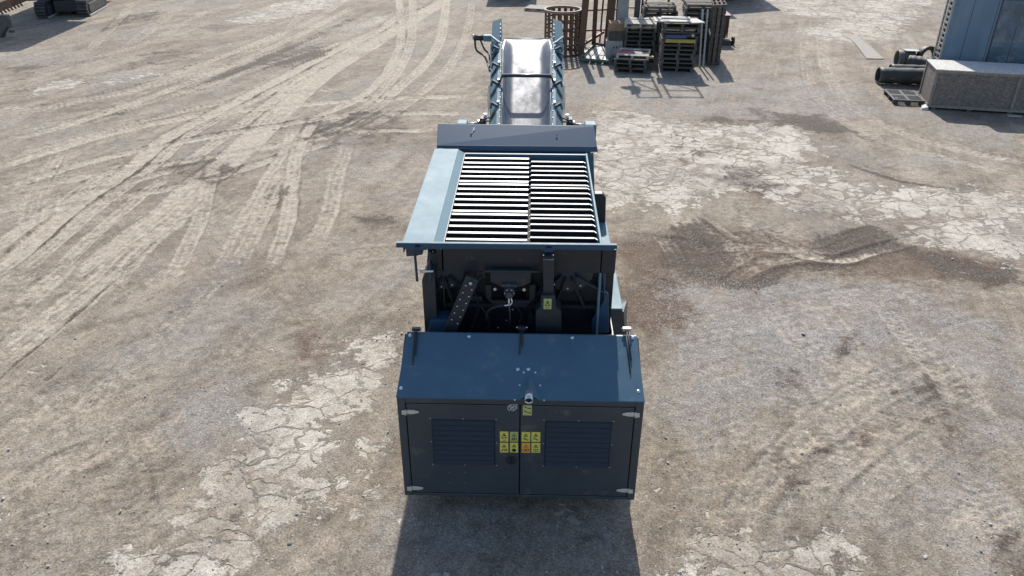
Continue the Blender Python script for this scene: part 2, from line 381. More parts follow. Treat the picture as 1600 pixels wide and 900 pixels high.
    vo2 = n.nodes.new('ShaderNodeTexVoronoi'); vo2.inputs['Scale'].default_value = 60; L.new(pos, vo2.inputs[0])
    vs2 = n.nodes.new('ShaderNodeSeparateColor'); L.new(vo2.outputs['Color'], vs2.inputs[0])
    # dry dust on the tracks, damp or turned-over soil beside them
    lf = mr(ma('ADD', ma('MULTIPLY', wl, 3.0), ma('MULTIPLY', ma('SUBTRACT', fine, .5), 1.6)), .22, .74, 0, .9)
    c = mix(lf, c, Lt)
    df = mr(ma('ADD', ma('MULTIPLY', wd, 3.0), ma('ADD', ma('MULTIPLY', ma('SUBTRACT', fine, .5), 1.6), ma('MULTIPLY', ma('SUBTRACT', blot2, .5), 2.2))), .36, .62, 0, .9)
    c = mix(df, c, Dk)
    # worn concrete showing through
    vf = n.nodes.new('ShaderNodeTexVoronoi'); vf.inputs['Scale'].default_value = 3.4
    vfm = n.nodes.new('ShaderNodeVectorMath'); vfm.operation = 'MULTIPLY_ADD'; wn_ = n.nodes.new('ShaderNodeTexNoise'); wn_.inputs['Scale'].default_value = 6; wn_.inputs['Detail'].default_value = 4; L.new(pos, wn_.inputs[0]); L.new(wn_.outputs['Color'], vfm.inputs[0]); vfm.inputs[1].default_value = (.3, .3, 0); L.new(pos, vfm.inputs[2]); L.new(vfm.outputs[0], vf.inputs[0])
    vfs = n.nodes.new('ShaderNodeSeparateColor'); L.new(vf.outputs['Color'], vfs.inputs[0])
    wc = ma('ADD', wc, ma('MULTIPLY', ma('SUBTRACT', vfs.outputs[0], .5), .34))
    edge = ma('ADD', ma('ADD', ma('SUBTRACT', wc, .5), ma('MULTIPLY', ma('SUBTRACT', noise(1.9, 9, .72, dist=.3), .5), 2.6)), ma('MULTIPLY', ma('SUBTRACT', fine, .5), 1.3))
    vc = n.nodes.new('ShaderNodeTexVoronoi'); vc.feature = 'DISTANCE_TO_EDGE'; vc.inputs['Scale'].default_value = 1.0
    wv = n.nodes.new('ShaderNodeTexNoise'); wv.inputs['Scale'].default_value = 2.2; wv.inputs['Detail'].default_value = 5; L.new(pos, wv.inputs[0])
    va = n.nodes.new('ShaderNodeVectorMath'); va.operation = 'MULTIPLY_ADD'; L.new(wv.outputs['Color'], va.inputs[0]); va.inputs[1].default_value = (.7, .7, 0); L.new(pos, va.inputs[2]); L.new(va.outputs[0], vc.inputs[0])
    crack = mr(ma('SUBTRACT', vc.outputs['Distance'], ma('MULTIPLY', ma('SUBTRACT', noise(.7, 5, .7), .47), .34)), -.02, .02, 0, 1)
    vd = n.nodes.new('ShaderNodeTexVoronoi'); vd.feature = 'DISTANCE_TO_EDGE'; vd.inputs['Scale'].default_value = 2.6; L.new(va.outputs[0], vd.inputs[0])
    crack2 = mr(ma('SUBTRACT', vd.outputs['Distance'], ma('MULTIPLY', ma('SUBTRACT', noise(.9, 5, .7), .47), .6)), -.02, .035, 0, 1); crack = ma('MULTIPLY', crack, crack2)
    cm = ma('MULTIPLY', mr(edge, .06, .2, 0, 1, True), mr(crack, 0, 1, .12, 1))
    cc = mix(mr(fine, .35, .7, 0, .55), Co, (.33, .30, .265)); cc = mix(ma('MULTIPLY', mr(mid, .45, .7, 0, 1), .5), cc, (.37, .345, .31))
    film = mr(ma('ADD', blot2, ma('MULTIPLY', ma('SUBTRACT', blot, .5), 1.1)), .38, .62, 1, .28)
    c = mix(ma('MULTIPLY', cm, ma('MULTIPLY', film, .95)), c, cc)
    c = mix(ma('MULTIPLY', mr(wd, .12, .5, 0, 1), .75), c, Dk)
    # tyre lugs
    c = mix(1., c, grey3(mr(st_, 0, 1, .76, 1.2)), 'MULTIPLY')
    # grit
    c = mix(1., c, grey3(mr(grit, .32, .68, .42, 1.62)), 'MULTIPLY')
    c = mix(1., c, grey3(mr(fine, .3, .7, .66, 1.34)), 'MULTIPLY')
    peb = ma('MULTIPLY', mr(vs[0] if False else vs.outputs[0], .93, .96, 0, 1), mr(vo.outputs['Distance'], .22, .36, 1, 0))
    c = mix(ma('MULTIPLY', peb, .6), c, (.42, .41, .39))
    peb2 = ma('MULTIPLY', mr(vs.outputs[1], .94, .97, 0, 1), mr(vo.outputs['Distance'], .2, .36, 1, 0))
    c = mix(ma('MULTIPLY', peb2, .75), c, (.06, .05, .045))
    sp2 = ma('MULTIPLY', mr(vs2.outputs[0], .84, .90, 0, 1), ma('ADD', .35, ma('MULTIPLY', gv, .75)))
    c = mix(ma('MULTIPLY', sp2, .6), c, (.40, .40, .40))
    L.new(c, p.inputs['Base Color'])
    h = ma('ADD', ma('MULTIPLY', fine, .5), ma('MULTIPLY', grit, .22)); h = ma('ADD', h, ma('MULTIPLY', peb, .12)); h = ma('ADD', h, ma('MULTIPLY', mid, .5))
    h = ma('MULTIPLY', h, mr(cm, 0, 1, 1, .35)); h = ma('ADD', h, ma('MULTIPLY', cm, .06))
    b = n.nodes.new('ShaderNodeBump'); b.inputs['Strength'].default_value = .75; b.inputs['Distance'].default_value = .05; L.new(h, b.inputs['Height']); L.new(b.outputs[0], p.inputs['Normal'])
    return m

CONC = [
 ([(430,640),(470,600),(540,545),(600,520),(625,540),(605,600),(580,640),(530,690),(530,750),(500,780),(430,860),(390,930),(190,930),(250,860),(300,790),(340,740),(400,680)], 1.3),
 ([(545,680),(590,700),(600,780),(560,800),(520,770)], .95),
 ([(1050,960),(1060,895),(1100,850),(1160,822),(1200,850),(1280,842),(1325,870),(1340,960)], 1.45),
 ([(928,170),(1000,180),(1090,192),(1260,198),(1280,230),(1240,255),(1300,270),(1360,298),(1500,296),(1700,310),(1700,400),(1500,398),(1420,372),(1370,335),(1240,328),(1180,300),(1100,312),(1040,332),(1000,310),(925,330)], 1.2),
 ([(1230,330),(1380,330),(1420,360),(1330,350),(1260,345)], .8),
 ([(1180,-10),(1470,-10),(1430,30),(1400,62),(1290,66),(1240,48),(1320,30),(1190,18)], 1.1),
 ([(350,36),(420,8),(500,-10),(560,-10),(510,14),(430,30),(380,40)], 1.1),
 ([(60,130),(110,118),(140,130),(90,145),(50,150)], .95), ([(150,128),(230,112),(250,118),(170,136)], .9), ([(0,165),(30,160),(35,168),(0,175)], .9),
 ([(550,30),(620,20),(600,40)], .7),
]
AREAS = [
 ([(960,372),(1100,350),(1230,372),(1420,378),(1600,408),(1600,448),(1440,440),(1300,425),(1180,452),(1060,462),(960,430)], 'b', .75), ([(960,440),(1010,450),(1090,480),(1080,520),(1000,500),(960,520)], 'b', .9), ([(1040,210),(1110,225),(1180,262),(1230,300),(1180,310),(1100,280),(1030,240)], 'b', .6),
 ([(1275,365),(1360,355),(1410,385),(1380,395),(1290,402)], 'd', .9), ([(1035,385),(1120,385),(1130,430),(1080,440),(1045,420)], 'd', .65),
 ([(1050,355),(1100,350),(1110,378),(1060,380)], 'd', .8), ([(1140,430),(1215,425),(1220,442),(1130,455)], 'd', .7), ([(1090,270),(1150,260),(1220,285),(1190,300),(1120,290)], 'd', .75),
 ([(1020,200),(1060,205),(1130,255),(1090,265)], 'b', .6), ([(970,470),(1010,470),(1060,520),(1010,540),(975,500)], 'b', 1.0), ([(1400,385),(1600,420),(1600,450),(1480,430)], 'd', .6),
 ([(1300,525),(1340,525),(1345,560),(1310,560)], 'd', .5), ([(1200,580),(1260,575),(1250,615),(1205,612)], 'd', .4), ([(1320,660),(1380,660),(1370,695),(1325,690)], 'b', .6),
 ([(1420,600),(1470,600),(1530,690),(1500,720),(1440,650)], 'd', .35), ([(1540,850),(1600,840),(1600,900),(1560,900)], 'd', .5), ([(1270,795),(1330,790),(1320,830),(1250,830)], 'd', .4),
 ([(1050,200),(1130,160),(1300,190),(1420,230),(1380,240),(1200,215)], 'd', .22), ([(1220,180),(1290,175),(1330,205),(1300,210)], 'd', .5),
 ([(440,480),(500,490),(540,560),(500,580),(440,560)], 'b', .5), ([(530,335),(640,335),(640,365),(560,362)], 'd', .4), ([(190,460),(260,450),(250,500),(200,500)], 'd', .2),
 ([(60,670),(110,670),(100,700),(60,700)], 'd', .35), ([(250,250),(330,240),(400,260),(330,290),(250,280)], 'd', .3), ([(0,860),(60,850),(90,900),(0,900)], 'b', .6),
 ([(180,25),(260,15),(250,30),(200,40),(120,62)], 'd', .35), ([(400,90),(520,60),(500,90),(330,125)], 'd', .3), ([(230,80),(330,65),(300,95),(130,125)], 'd', .25), ([(0,100),(80,100),(40,130),(0,130)], 'd', .3),
 ([(390,290),(470,280),(470,330),(400,340)], 'd', .2), ([(470,185),(640,170),(640,230),(500,235)], 'd', .28),
 ([(1010,420),(1230,430),(1500,450),(1600,520),(1600,620),(1450,560),(1330,560),(1180,680),(1080,700),(1010,600)], 'g', .62), ([(1400,700),(1600,620),(1600,900),(1450,900),(1380,800)], 'g', .35),
 ([(920,70),(1130,130),(1250,120),(1400,180),(1300,190),(1000,180),(900,140)], 'g', .45), ([(330,540),(450,600),(400,700),(280,740),(230,650)], 'g', .4),
 ([(600,780),(1000,780),(1010,900),(590,900)], 'g', .3), ([(1450,180),(1600,210),(1600,240),(1450,230)], 'g', .4),
]
def z1(*p): return [(x/2.25, y/2.25) for x, y in p]
def z3(*p): return [(900+x/2.25, 100+y/2.25) for x, y in p]
def z4(*p): return [(900+x/2, 450+y/2) for x, y in p]
def z2(*p): return [(x/1.8, 400+y/1.8) for x, y in p]
TRACKS = [   # points, width m, amount (negative: damp), lugs, rut depth
 (z1((-60,610),(0,590),(300,495),(600,425),(900,385),(1300,350),(1700,338)), .45, .75, 0, 1),
 (z1((-60,690),(0,670),(250,590),(450,540),(700,490),(1000,440),(1250,405),(1700,395)), .42, .8, .3, 1.5),
 (z1((-60,700),(0,680),(300,625),(500,590),(800,545),(1100,490),(1300,462),(1600,458)), .4, .7, 0, 1),
 (z1((-60,790),(0,775),(200,735),(500,680),(700,640),(950,565),(1100,520),(1250,480)), .4, .6, 0, 1),
 (z1((-100,1020),(60,900),(300,700),(450,600),(600,480),(750,400),(1000,270),(1300,120),(1650,-40)), .55, .85, .2, 1.6),
 (z1((0,1010),(180,870),(380,700),(520,600),(660,480),(820,390),(1060,270),(1350,120)), .4, .55, 0, 1),
 (z1((250,1040),(400,900),(560,780),(700,650),(800,570),(900,480),(1100,290),(1350,130),(1600,-20)), .95, .7, 0, .8),
 (z1((330,1100),(480,900),(640,760),(760,640)), .5, .6, .2, .8),
 (z1((560,1050),(640,900),(700,780),(738,640),(760,560)), .4, .6, .5, 1),
 (z1((740,1000),(810,880),(870,760),(950,620),(1010,530),(1040,440)), .42, .6, 0, 1),
 (z1((800,1000),(860,880),(930,750),(1000,620),(1060,530),(1100,430)), .42, .55, .3, 1),
 (z1((930,1000),(975,890),(1010,780),(1030,620),(1050,520),(1120,400)), .38, .65, .6, 1),
 (z1((1080,900),(1110,850),(1160,740),(1190,600),(1230,480)), .4, .5, .5, 1),
 (z1((60,860),(95,800),(115,700),(150,640),(230,500)), .4, .35, .5, .7),
 (z1((120,860),(150,760),(190,640),(270,520)), .35, .3, .5, .7),
 (z1((380,800),(410,700),(460,640)), .5, .2, .5, .6),
 (z1((900,470),(1180,385),(1330,290),(1400,180),(1410,90),(1400,-40)), .38, .65, 0, 1),
 (z1((1000,470),(1270,385),(1370,290),(1435,180),(1450,90),(1450,-40)), .38, .55, 0, 1),
 (z1((1100,520),(1290,400),(1410,300),(1500,220),(1550,130),(1570,0),(1570,-60)), .42, .65, 0, 1),
 (z1((1200,500),(1380,400),(1500,310),(1580,230),(1640,120),(1660,0)), .35, .45, 0, 1),
 (z1((-80,440),(100,390),(400,330),(700,260),(1000,180),(1300,80),(1500,10)), .8, .35, 0, .5),
 (z1((-80,480),(200,440),(600,340),(900,240),(1200,150),(1450,60),(1700,-60)), .5, .4, 0, .7),
 (z1((-50,330),(200,290),(500,240),(800,160),(1000,100),(1200,40)), .6, .3, 0, .5),
 (z1((0,250),(300,200),(600,120),(900,20)), .7, -.22, 0, .5),
 (z1((300,440),(700,330),(1000,230),(1200,160)), .8, -.3, 0, .5),
 (z1((300,190),(400,90),(480,0)), .5, .35, 0, .5), (z1((440,180),(560,80),(700,-20)), .7, .3, 0, .5),
 (z1((100,270),(180,260),(320,210),(640,180)), .3, -.35, 0, .5),
 (z1((560,500),(740,470),(900,445),(1100,415)), .07, -.8, 0, 1),
 (z1((-80,560),(150,520),(420,450),(700,380),(1000,330),(1250,310)), .35, .45, 0, 1), (z1((-80,760),(200,700),(420,650),(600,600),(760,560)), .35, .5, 0, 1),
 (z1((-100,930),(120,780),(330,640),(480,560)), .45, .7, .1, 1), (z1((620,600),(760,500),(900,400),(1100,250),(1290,140),(1420,40)), .45, .6, 0, 1), (z1((150,1000),(330,830),(520,670),(640,590)), .35, .6, .2, 1),
 (z1((-60,520),(300,420),(640,300),(880,200),(1080,110),(1250,20)), .5, .5, 0, .7), (z1((-60,410),(250,350),(500,290),(760,200)), .4, -.35, 0, .7), (z1((500,300),(800,190),(1100,70),(1240,-20)), .5, .5, 0, .6), (z1((640,330),(850,240),(1150,110),(1330,20)), .35, -.45, 0, .6),
 (z1((1040,520),(1200,440),(1340,370),(1430,330)), .35, .6, 0, 1), (z1((900,560),(1050,500),(1230,430),(1400,350)), .3, .5, 0, 1),
 (z1((1100,-30),(1050,60),(960,140),(800,210)), .5, .4, 0, .5), (z1((760,20),(600,110),(420,180),(200,220)), .5, .35, 0, .5), (z1((1200,700),(1250,620),(1330,560)), .3, .3, .8, 1),
 # lower left
 (z2((100,560),(260,400),(420,260),(560,120),(660,0)), .5, .35, .2, .8), (z2((-60,250),(80,130),(200,20),(240,-20)), .5, .6, 0, .8), (z2((-60,450),(60,380),(160,300),(240,220)), .35, -.4, .2, .8), (z2((-60,900),(100,760),(260,640),(340,560)), .5, .4, .3, 1), (z2((160,700),(330,600),(480,470),(640,330)), .6, .25, 0, .6),
 (z2((-60,360),(0,290),(150,180),(300,60),(420,-30)), .85, .6, .1, 1), (z2((-60,420),(0,340),(160,210),(330,60),(400,-10)), .07, -.6, 0, 1),
 (z2((-60,160),(60,60),(140,0)), .7, .5, 0, .8), (z2((300,170),(430,80),(540,-20)), .45, .4, .4, 1),
 (z2((-60,560),(30,500),(150,400),(260,330)), .6, .55, .2, 1), (z2((-60,790),(0,710),(150,600),(300,530),(460,430)), .6, .4, .1, 1),
 (z2((-60,580),(60,540),(120,480)), .4, .4, .4, 1), (z2((330,560),(350,640),(380,740),(410,820)), .55, -.28, .9, 1.4), (z2((400,430),(415,520),(450,600),(480,680)), .4, -.2, .8, 1.2),
 (z2((0,900),(30,800),(20,720)), .4, .25, .8, 1.2), (z2((600,390),(700,300),(800,270)), .5, -.25, 0, .5), (z2((780,320),(840,240),(880,140)), .6, -.3, .0, .5),
 (z2((440,420),(620,300),(820,60)), .5, .25, 0, .6), (z2((900,30),(1000,0),(1100,-10),(1180,-10)), .5, -.3, .8, 1.2),
 ([(540,348),(590,352),(640,345)], .5, -.3, 1.0, 1.5),
 # right of the machine
 (z3((520,800),(600,730),(720,690),(880,660),(1010,600)), .3, .6, .6, 1.4), (z3((560,830),(660,760),(800,720),(960,720),(1120,690)), .3, -.6, .7, 1.4), (z3((460,620),(600,600),(720,580),(800,540)), .25, -.6, .8, 1.4), (z3((560,480),(600,560),(680,620),(780,640)), .25, .6, .5, 1.2), (z3((860,560),(960,540),(1060,560),(1160,600)), .3, .5, .6, 1.2),
 (z3((240,560),(330,640),(380,760),(400,820)), .35, .45, .7, 1.2), (z3((120,720),(240,760),(360,800),(520,820)), .5, -.5, .5, 1), (z3((1200,700),(1320,760),(1500,800)), .4, .4, .7, 1),
 (z3((330,650),(500,645),(700,650),(900,690),(1050,655),(1200,622),(1330,640)), .32, .85, .9, 1.8), (z3((900,690),(700,690),(560,760),(460,790)), .35, .5, .8, 1.5),
 (z3((590,560),(700,620),(800,665),(930,705)), .5, .6, .4, 1.2), (z3((640,540),(760,600),(860,680)), .35, .55, .6, 1), (z3((560,560),(600,640),(560,740),(480,790)), .3, .5, .5, 1),
 (z3((330,490),(450,590),(560,650)), .45, .6, .3, 1), (z3((200,420),(330,500),(420,640),(470,740)), .4, .45, .5, 1), (z3((680,480),(780,500),(880,520)), .3, .4, .9, 1.6), (z3((420,480),(560,490),(700,495),(820,510)), .35, .3, 1., 1.8),
 (z3((430,330),(560,370),(700,420),(820,470)), .35, -.45, 1., 1.4), (z3((120,290),(240,380),(330,470)), .7, -.35, .2, .6), (z3((250,210),(430,300),(560,380)), .5, -.4, .2, .6),
 (z3((110,600),(250,610),(400,630),(620,650)), .3, -.5, .9, 1.4), (z3((620,660),(720,650),(830,640)), .3, -.6, .6, 1.4),
 (z3((850,-150),(880,20),(950,130),(1100,220),(1300,290),(1700,370)), .45, .45, 0, 1), (z3((800,-100),(820,60),(900,170),(1050,260),(1300,330),(1700,430)), .4, .35, 0, .8), (z3((870,300),(1100,400),(1300,430),(1700,470)), .3, -.3, 0, 1),
 (z3((900,330),(1120,410),(1400,450)), .08, -.6, 0, 1), (z3((1000,560),(1150,600),(1280,660),(1400,760)), .5, .3, .5, .8), (z3((850,640),(950,610),(1050,585),(1140,620)), .3, -.6, .4, 1.5), (z3((1160,640),(1260,690),(1400,720),(1575,720)), .5, -.3, .9, 1),
 (z3((700,120),(850,90),(960,20)), .4, .25, 0, .5), (z3((330,170),(600,210),(800,200)), .5, -.2, 0, .5), (z3((560,100),(700,190),(900,240)), .6, -.3, 0, .5),
 (z3((300,520),(400,600),(520,720),(560,780)), .28, .5, .8, 1.4), (z3((350,500),(470,590),(600,700),(640,770)), .28, .5, .8, 1.4), (z3((420,520),(560,610),(700,720)), .22, .45, .7, 1.2), (z3((700,520),(640,600),(600,700)), .25, .4, .6, 1.2), (z3((780,540),(840,620),(960,700)), .25, .55, .7, 1.4),
 (z3((300,650),(340,720),(360,780)), .7, -.55, .9, 1.6), (z3((400,660),(460,720),(500,760)), .5, -.5, .9, 1.6), (z3((340,570),(440,610),(540,620)), .35, -.6, .4, 1.2), (z3((1030,600),(1090,620),(1140,640)), .3, -.6, .8, 1.5), (z3((1170,600),(1230,680),(1270,730)), .35, .5, .7, 1.4),
 (z3((640,430),(740,455),(820,490)), .4, -.5, 1., 1.6), (z3((530,370),(620,395),(690,415)), .3, -.7, .8, 1.4), (z3((450,330),(520,365),(560,390)), .5, -.5, .3, 1.), (z3((1130,650),(1300,640),(1500,680),(1600,730)), .35, .3, .9, 1.3),
 # lower right
 (z4((560,-20),(660,120),(760,300),(840,480),(880,700)), .4, .4, .3, .8), (z4((700,-20),(820,130),(940,330),(1060,560),(1150,760)), .4, .35, .3, .8), (z4((430,860),(560,640),(700,470),(880,330),(1100,220)), .4, .4, .3, .8), (z4((560,900),(700,700),(860,520),(1060,380),(1300,270)), .4, .25, .3, .8),
 (z4((760,860),(900,660),(1080,500),(1300,400)), .4, .35, .2, .8), (z4((250,330),(480,250),(700,200),(960,180)), .35, .2, .2, .6), (z4((900,-20),(1020,140),(1160,300),(1280,520)), .35, .35, .3, .8), (z4((1150,900),(1230,760),(1400,600)), .5, .5, .3, .8),
 (z4((150,180),(420,120),(700,60),(1000,20),(1400,-20)), .7, .25, 0, .6), (z4((620,60),(720,160),(860,260),(1000,330),(1120,420)), .6, .35, .3, .8), (z4((500,200),(640,330),(780,440),(900,560),(1000,700)), .6, .28, .3, .8), (z4((300,560),(460,480),(640,420),(800,380)), .6, .3, 0, .6), (z4((1400,240),(1200,250),(1000,320),(820,420)), .6, .22, 0, .5), (z4((400,700),(600,600),(780,560),(1000,520)), .5, -.3, .4, .8), (z4((980,60),(1120,220),(1260,420),(1400,640)), .6, .28, .2, .6),
 (z4((1100,330),(1150,380),(1220,440)), .5, .4, .7, 1.3), (z4((1150,470),(1220,560),(1250,660),(1330,800)), .8, .2, .8, .8), (z4((790,150),(840,190),(880,230)), .35, -.5, 1., 1.6),
 (z4((700,240),(760,340),(880,420)), .45, .4, 0, .8), (z4((1050,330),(1160,330),(1290,330)), .35, -.45, .9, 1.2), (z4((1080,160),(1200,105),(1400,95)), .12, -.6, 0, 1.2), (z4((700,700),(800,690),(870,680)), .4, -.45, .9, 1.4),
 (z4((600,680),(800,560),(1000,440)), .5, .2, 0, .6), (z4((100,640),(400,560),(700,540)), .6, .18, 0, .6), (z4((180,60),(260,90),(320,110)), .4, -.5, .6, 1.2), (z4((200,480),(500,380),(650,330)), .4, -.2, 0, .6), (z4((1260,520),(1400,560),(1500,600)), .6, -.25, .9, 1.4), (z4((950,640),(1060,480),(1120,380)), .5, .3, .4, .8), (z4((1330,900),(1380,780),(1450,700)), .5, -.25, .8, 1.2),
]
build_ground()
# loose stones
st = bmesh.new(); rs = random.Random(3)
for i in range(1000):
    y = 1/rs.uniform(1/38, 1/4.8); x = rs.uniform(-1, 1)*(.68*y+1.5); r = abs(rs.gauss(0, .005))+.005
    if rs.random() < .05: r *= 2.0
    mtx = Matrix.Translation((x, y, .003+r*.2)) @ Matrix.Rotation(rs.uniform(0, 6), 4, 'Z') @ Matrix.Diagonal((r*rs.uniform(.8, 1.6), r, r*rs.uniform(.4, .7), 1))
    q = bmesh.ops.create_icosphere(st, subdivisions=1, radius=1, matrix=mtx)
    for v in q['verts']: v.co += Vector([rs.uniform(-.2, .2)*r for _ in range(3)])
me = bpy.data.meshes.new('loose_stones'); st.to_mesh(me); st.free()
stone_o = bpy.data.objects.new('loose_stones', me); col.objects.link(stone_o)
me.materials.append(mat('stone', (.34, .32, .29), .85, var=.5, vscale=3))
tag(stone_o, 'small loose stones scattered over the dry dirt yard', 'stones', kind='stuff')

# ------------------------------------------------------------------ the machine
YR = 6.05
mach = empty('tracked_shredder', (-.1, 9, 0)); tag(mach, 'large blue grey tracked shredder with louvred doors, standing in the centre of the yard', 'shredder')
def D(px, py, y=YR): return at(px, py, Y=y)
XL, XR, ZB, ZT = -1.265, 1.108, .275, 1.53
# rear cabinet
cab = MB().box(XL+.01, XR-.01, YR+.035, 6.9, ZB+.01, ZT-.01).build('rear_cabinet', GRAPH, mach, .004)
for x0, x1 in ((XL, XL+.078), (XR-.078, XR)):
    MB().plate([(x0, YR-.012, ZB), (x1, YR-.012, ZB), (x1, YR-.012, ZT), (x0, YR-.012, ZT)], (0, .055, 0)).build('corner_post', GRAPH, cab, .006)
MB().box(XL+.079, XR-.079, YR-.010, YR+.03, ZT-.062, ZT-.002).build('top_rail', GRAPH, cab, .004)
MB().box(XL+.079, XR-.079, YR-.008, YR+.03, ZB, ZB+.035).build('bottom_rail', GRAPH, cab, .004)
MB().box(XL+.08, XR-.08, YR+.024, YR+.033, ZB+.037, ZT-.064).build('door_gap_black', BLACK, cab)  # black sheet painting the gaps around the doors dark
MB().box(-.42, .42, YR+.2, 6.9, ZB-.11, ZB+.008).build('belly_plate', BAY, cab, .01)
xm = D(812, 700).x
def door(x0, x1, name):
    return MB().box(x0, x1, YR-.006, YR+.02, ZB+.043, ZT-.074).build(name, GRAPH, mach, .005)
dl = door(XL+.086, xm-.006, 'door'); dr = door(xm+.006, XR-.086, 'door')
YF = YR-.006
def louvre(px0, py0, px1, py1, par):
    a, b = D(px0, py0, YF), D(px1, py1, YF); x0, x1, z1_, z0 = a.x, b.x, a.z, b.z
    lp = MB().plate([(x0, YF-.001, z0), (x1, YF-.001, z0), (x1, YF-.001, z1_), (x0, YF-.001, z1_)], (0, -.004, 0)).build('louvre_panel', LOUV, par, .001)
    n = 9; h = (z1_-z0)/n; m = MB()
    for k in range(n):
        z = z0+h*k+h*.12; i = .008
        m.hull([(x0+i, YF-.0055, z), (x1-i, YF-.0055, z), (x1-i, YF-.0055, z+h*.78), (x0+i, YF-.0055, z+h*.78)],
               [(x0+i+.004, YF-.024, z+.003), (x1-i-.004, YF-.024, z+.003), (x1-i-.006, YF-.0075, z+h*.74), (x0+i+.006, YF-.0075, z+h*.74)])
    m.build('louvre_slats', LOUV, lp, .0015)
    domes([((x0+(x1-x0)*fx, YF, z), (0, -1, 0), .0055) for fx in (-.02, .5, 1.02) for z in (z1_+.012, z0-.012)], 'rivet', STEEL, par)
    domes([((x, YF, (z0+z1_)/2), (0, -1, 0), .0055) for x in (x0-.014, x1+.014)], 'rivet', STEEL, par)
louvre(674, 655, 774, 726, dl); louvre(852, 658, 951, 729, dr)
domes([(D(*p, YF), (0, -1, 0), .0035) for p in ((702, 738), (727, 738), (703, 754), (727, 754))], 'rivet', STEEL, dl)
def hinge(px, py, sgn, par):
    c = D(px, py, YF-.002); x, z = c.x, c.z
    h = MB().plate([(x, YF-.002, z-.026), (x+sgn*.06, YF-.002, z-.024), (x+sgn*.115, YF-.002, z-.010), (x+sgn*.115, YF-.002, z+.010), (x+sgn*.06, YF-.002, z+.024), (x, YF-.002, z+.026)][::1 if sgn > 0 else -1], (0, -.009, 0)).build('hinge', GALV, par, .003)
    MB().cyl((x-sgn*.012, YF-.014, z-.03), (x-sgn*.012, YF-.014, z+.03), .012).plate([(x-sgn*.05, YF-.012, z-.025), (x-sgn*.015, YF-.012, z-.025), (x-sgn*.015, YF-.012, z+.025), (x-sgn*.05, YF-.012, z+.025)], (0, -.008, 0)).build('hinge_knuckle', GALV, h)
hinge(636, 643, 1, dl); hinge(644, 762, 1, dl); hinge(991, 647, -1, dr); hinge(981, 766, -1, dr)
c = D(799, 719, YF)
lk = MB().ring((c.x, YF+.001, c.z), (c.x, YF-.008, c.z), .052, .043).cyl((c.x, YF, c.z), (c.x, YF-.003, c.z), .043).build('lock', RUB, dl)
MB().box(c.x-.008, c.x+.008, YF-.02, YF-.002, c.z-.03, c.z+.03).build('lock_handle', BLACK, lk, .003)
def tri(m, cx, cz, s, y, th=.0012, t=.16):
    """outlined warning triangle on a wall facing -Y"""
    P = [(cx-s*.58, cz-s*.45), (cx+s*.58, cz-s*.45), (cx, cz+s*.55)]; g = (cx, cz-s*.117)
    Q = [(g[0]+(px_-g[0])*(1-t*2), g[1]+(pz-g[1])*(1-t*2)) for px_, pz in P]
    for i in range(3):
        j = (i+1) % 3; m.plate([(P[i][0], y, P[i][1]), (P[j][0], y, P[j][1]), (Q[j][0], y, Q[j][1]), (Q[i][0], y, Q[i][1])], (0, -th, 0))
def dash(m, x0, z0, x1, z1, w, y): m.obox((x0, y-.0006, z0), (x1, y-.0006, z1), w, .0012, up=(0, 1, 0)) if False else m.plate([Vector((x0, y, z0))+Vector((-(z1-z0), 0, x1-x0)).normalized()*w/2, Vector((x0, y, z0))-Vector((-(z1-z0), 0, x1-x0)).normalized()*w/2, Vector((x1, y, z1))-Vector((-(z1-z0), 0, x1-x0)).normalized()*w/2, Vector((x1, y, z1))+Vector((-(z1-z0), 0, x1-x0)).normalized()*w/2], (0, -.0012, 0))
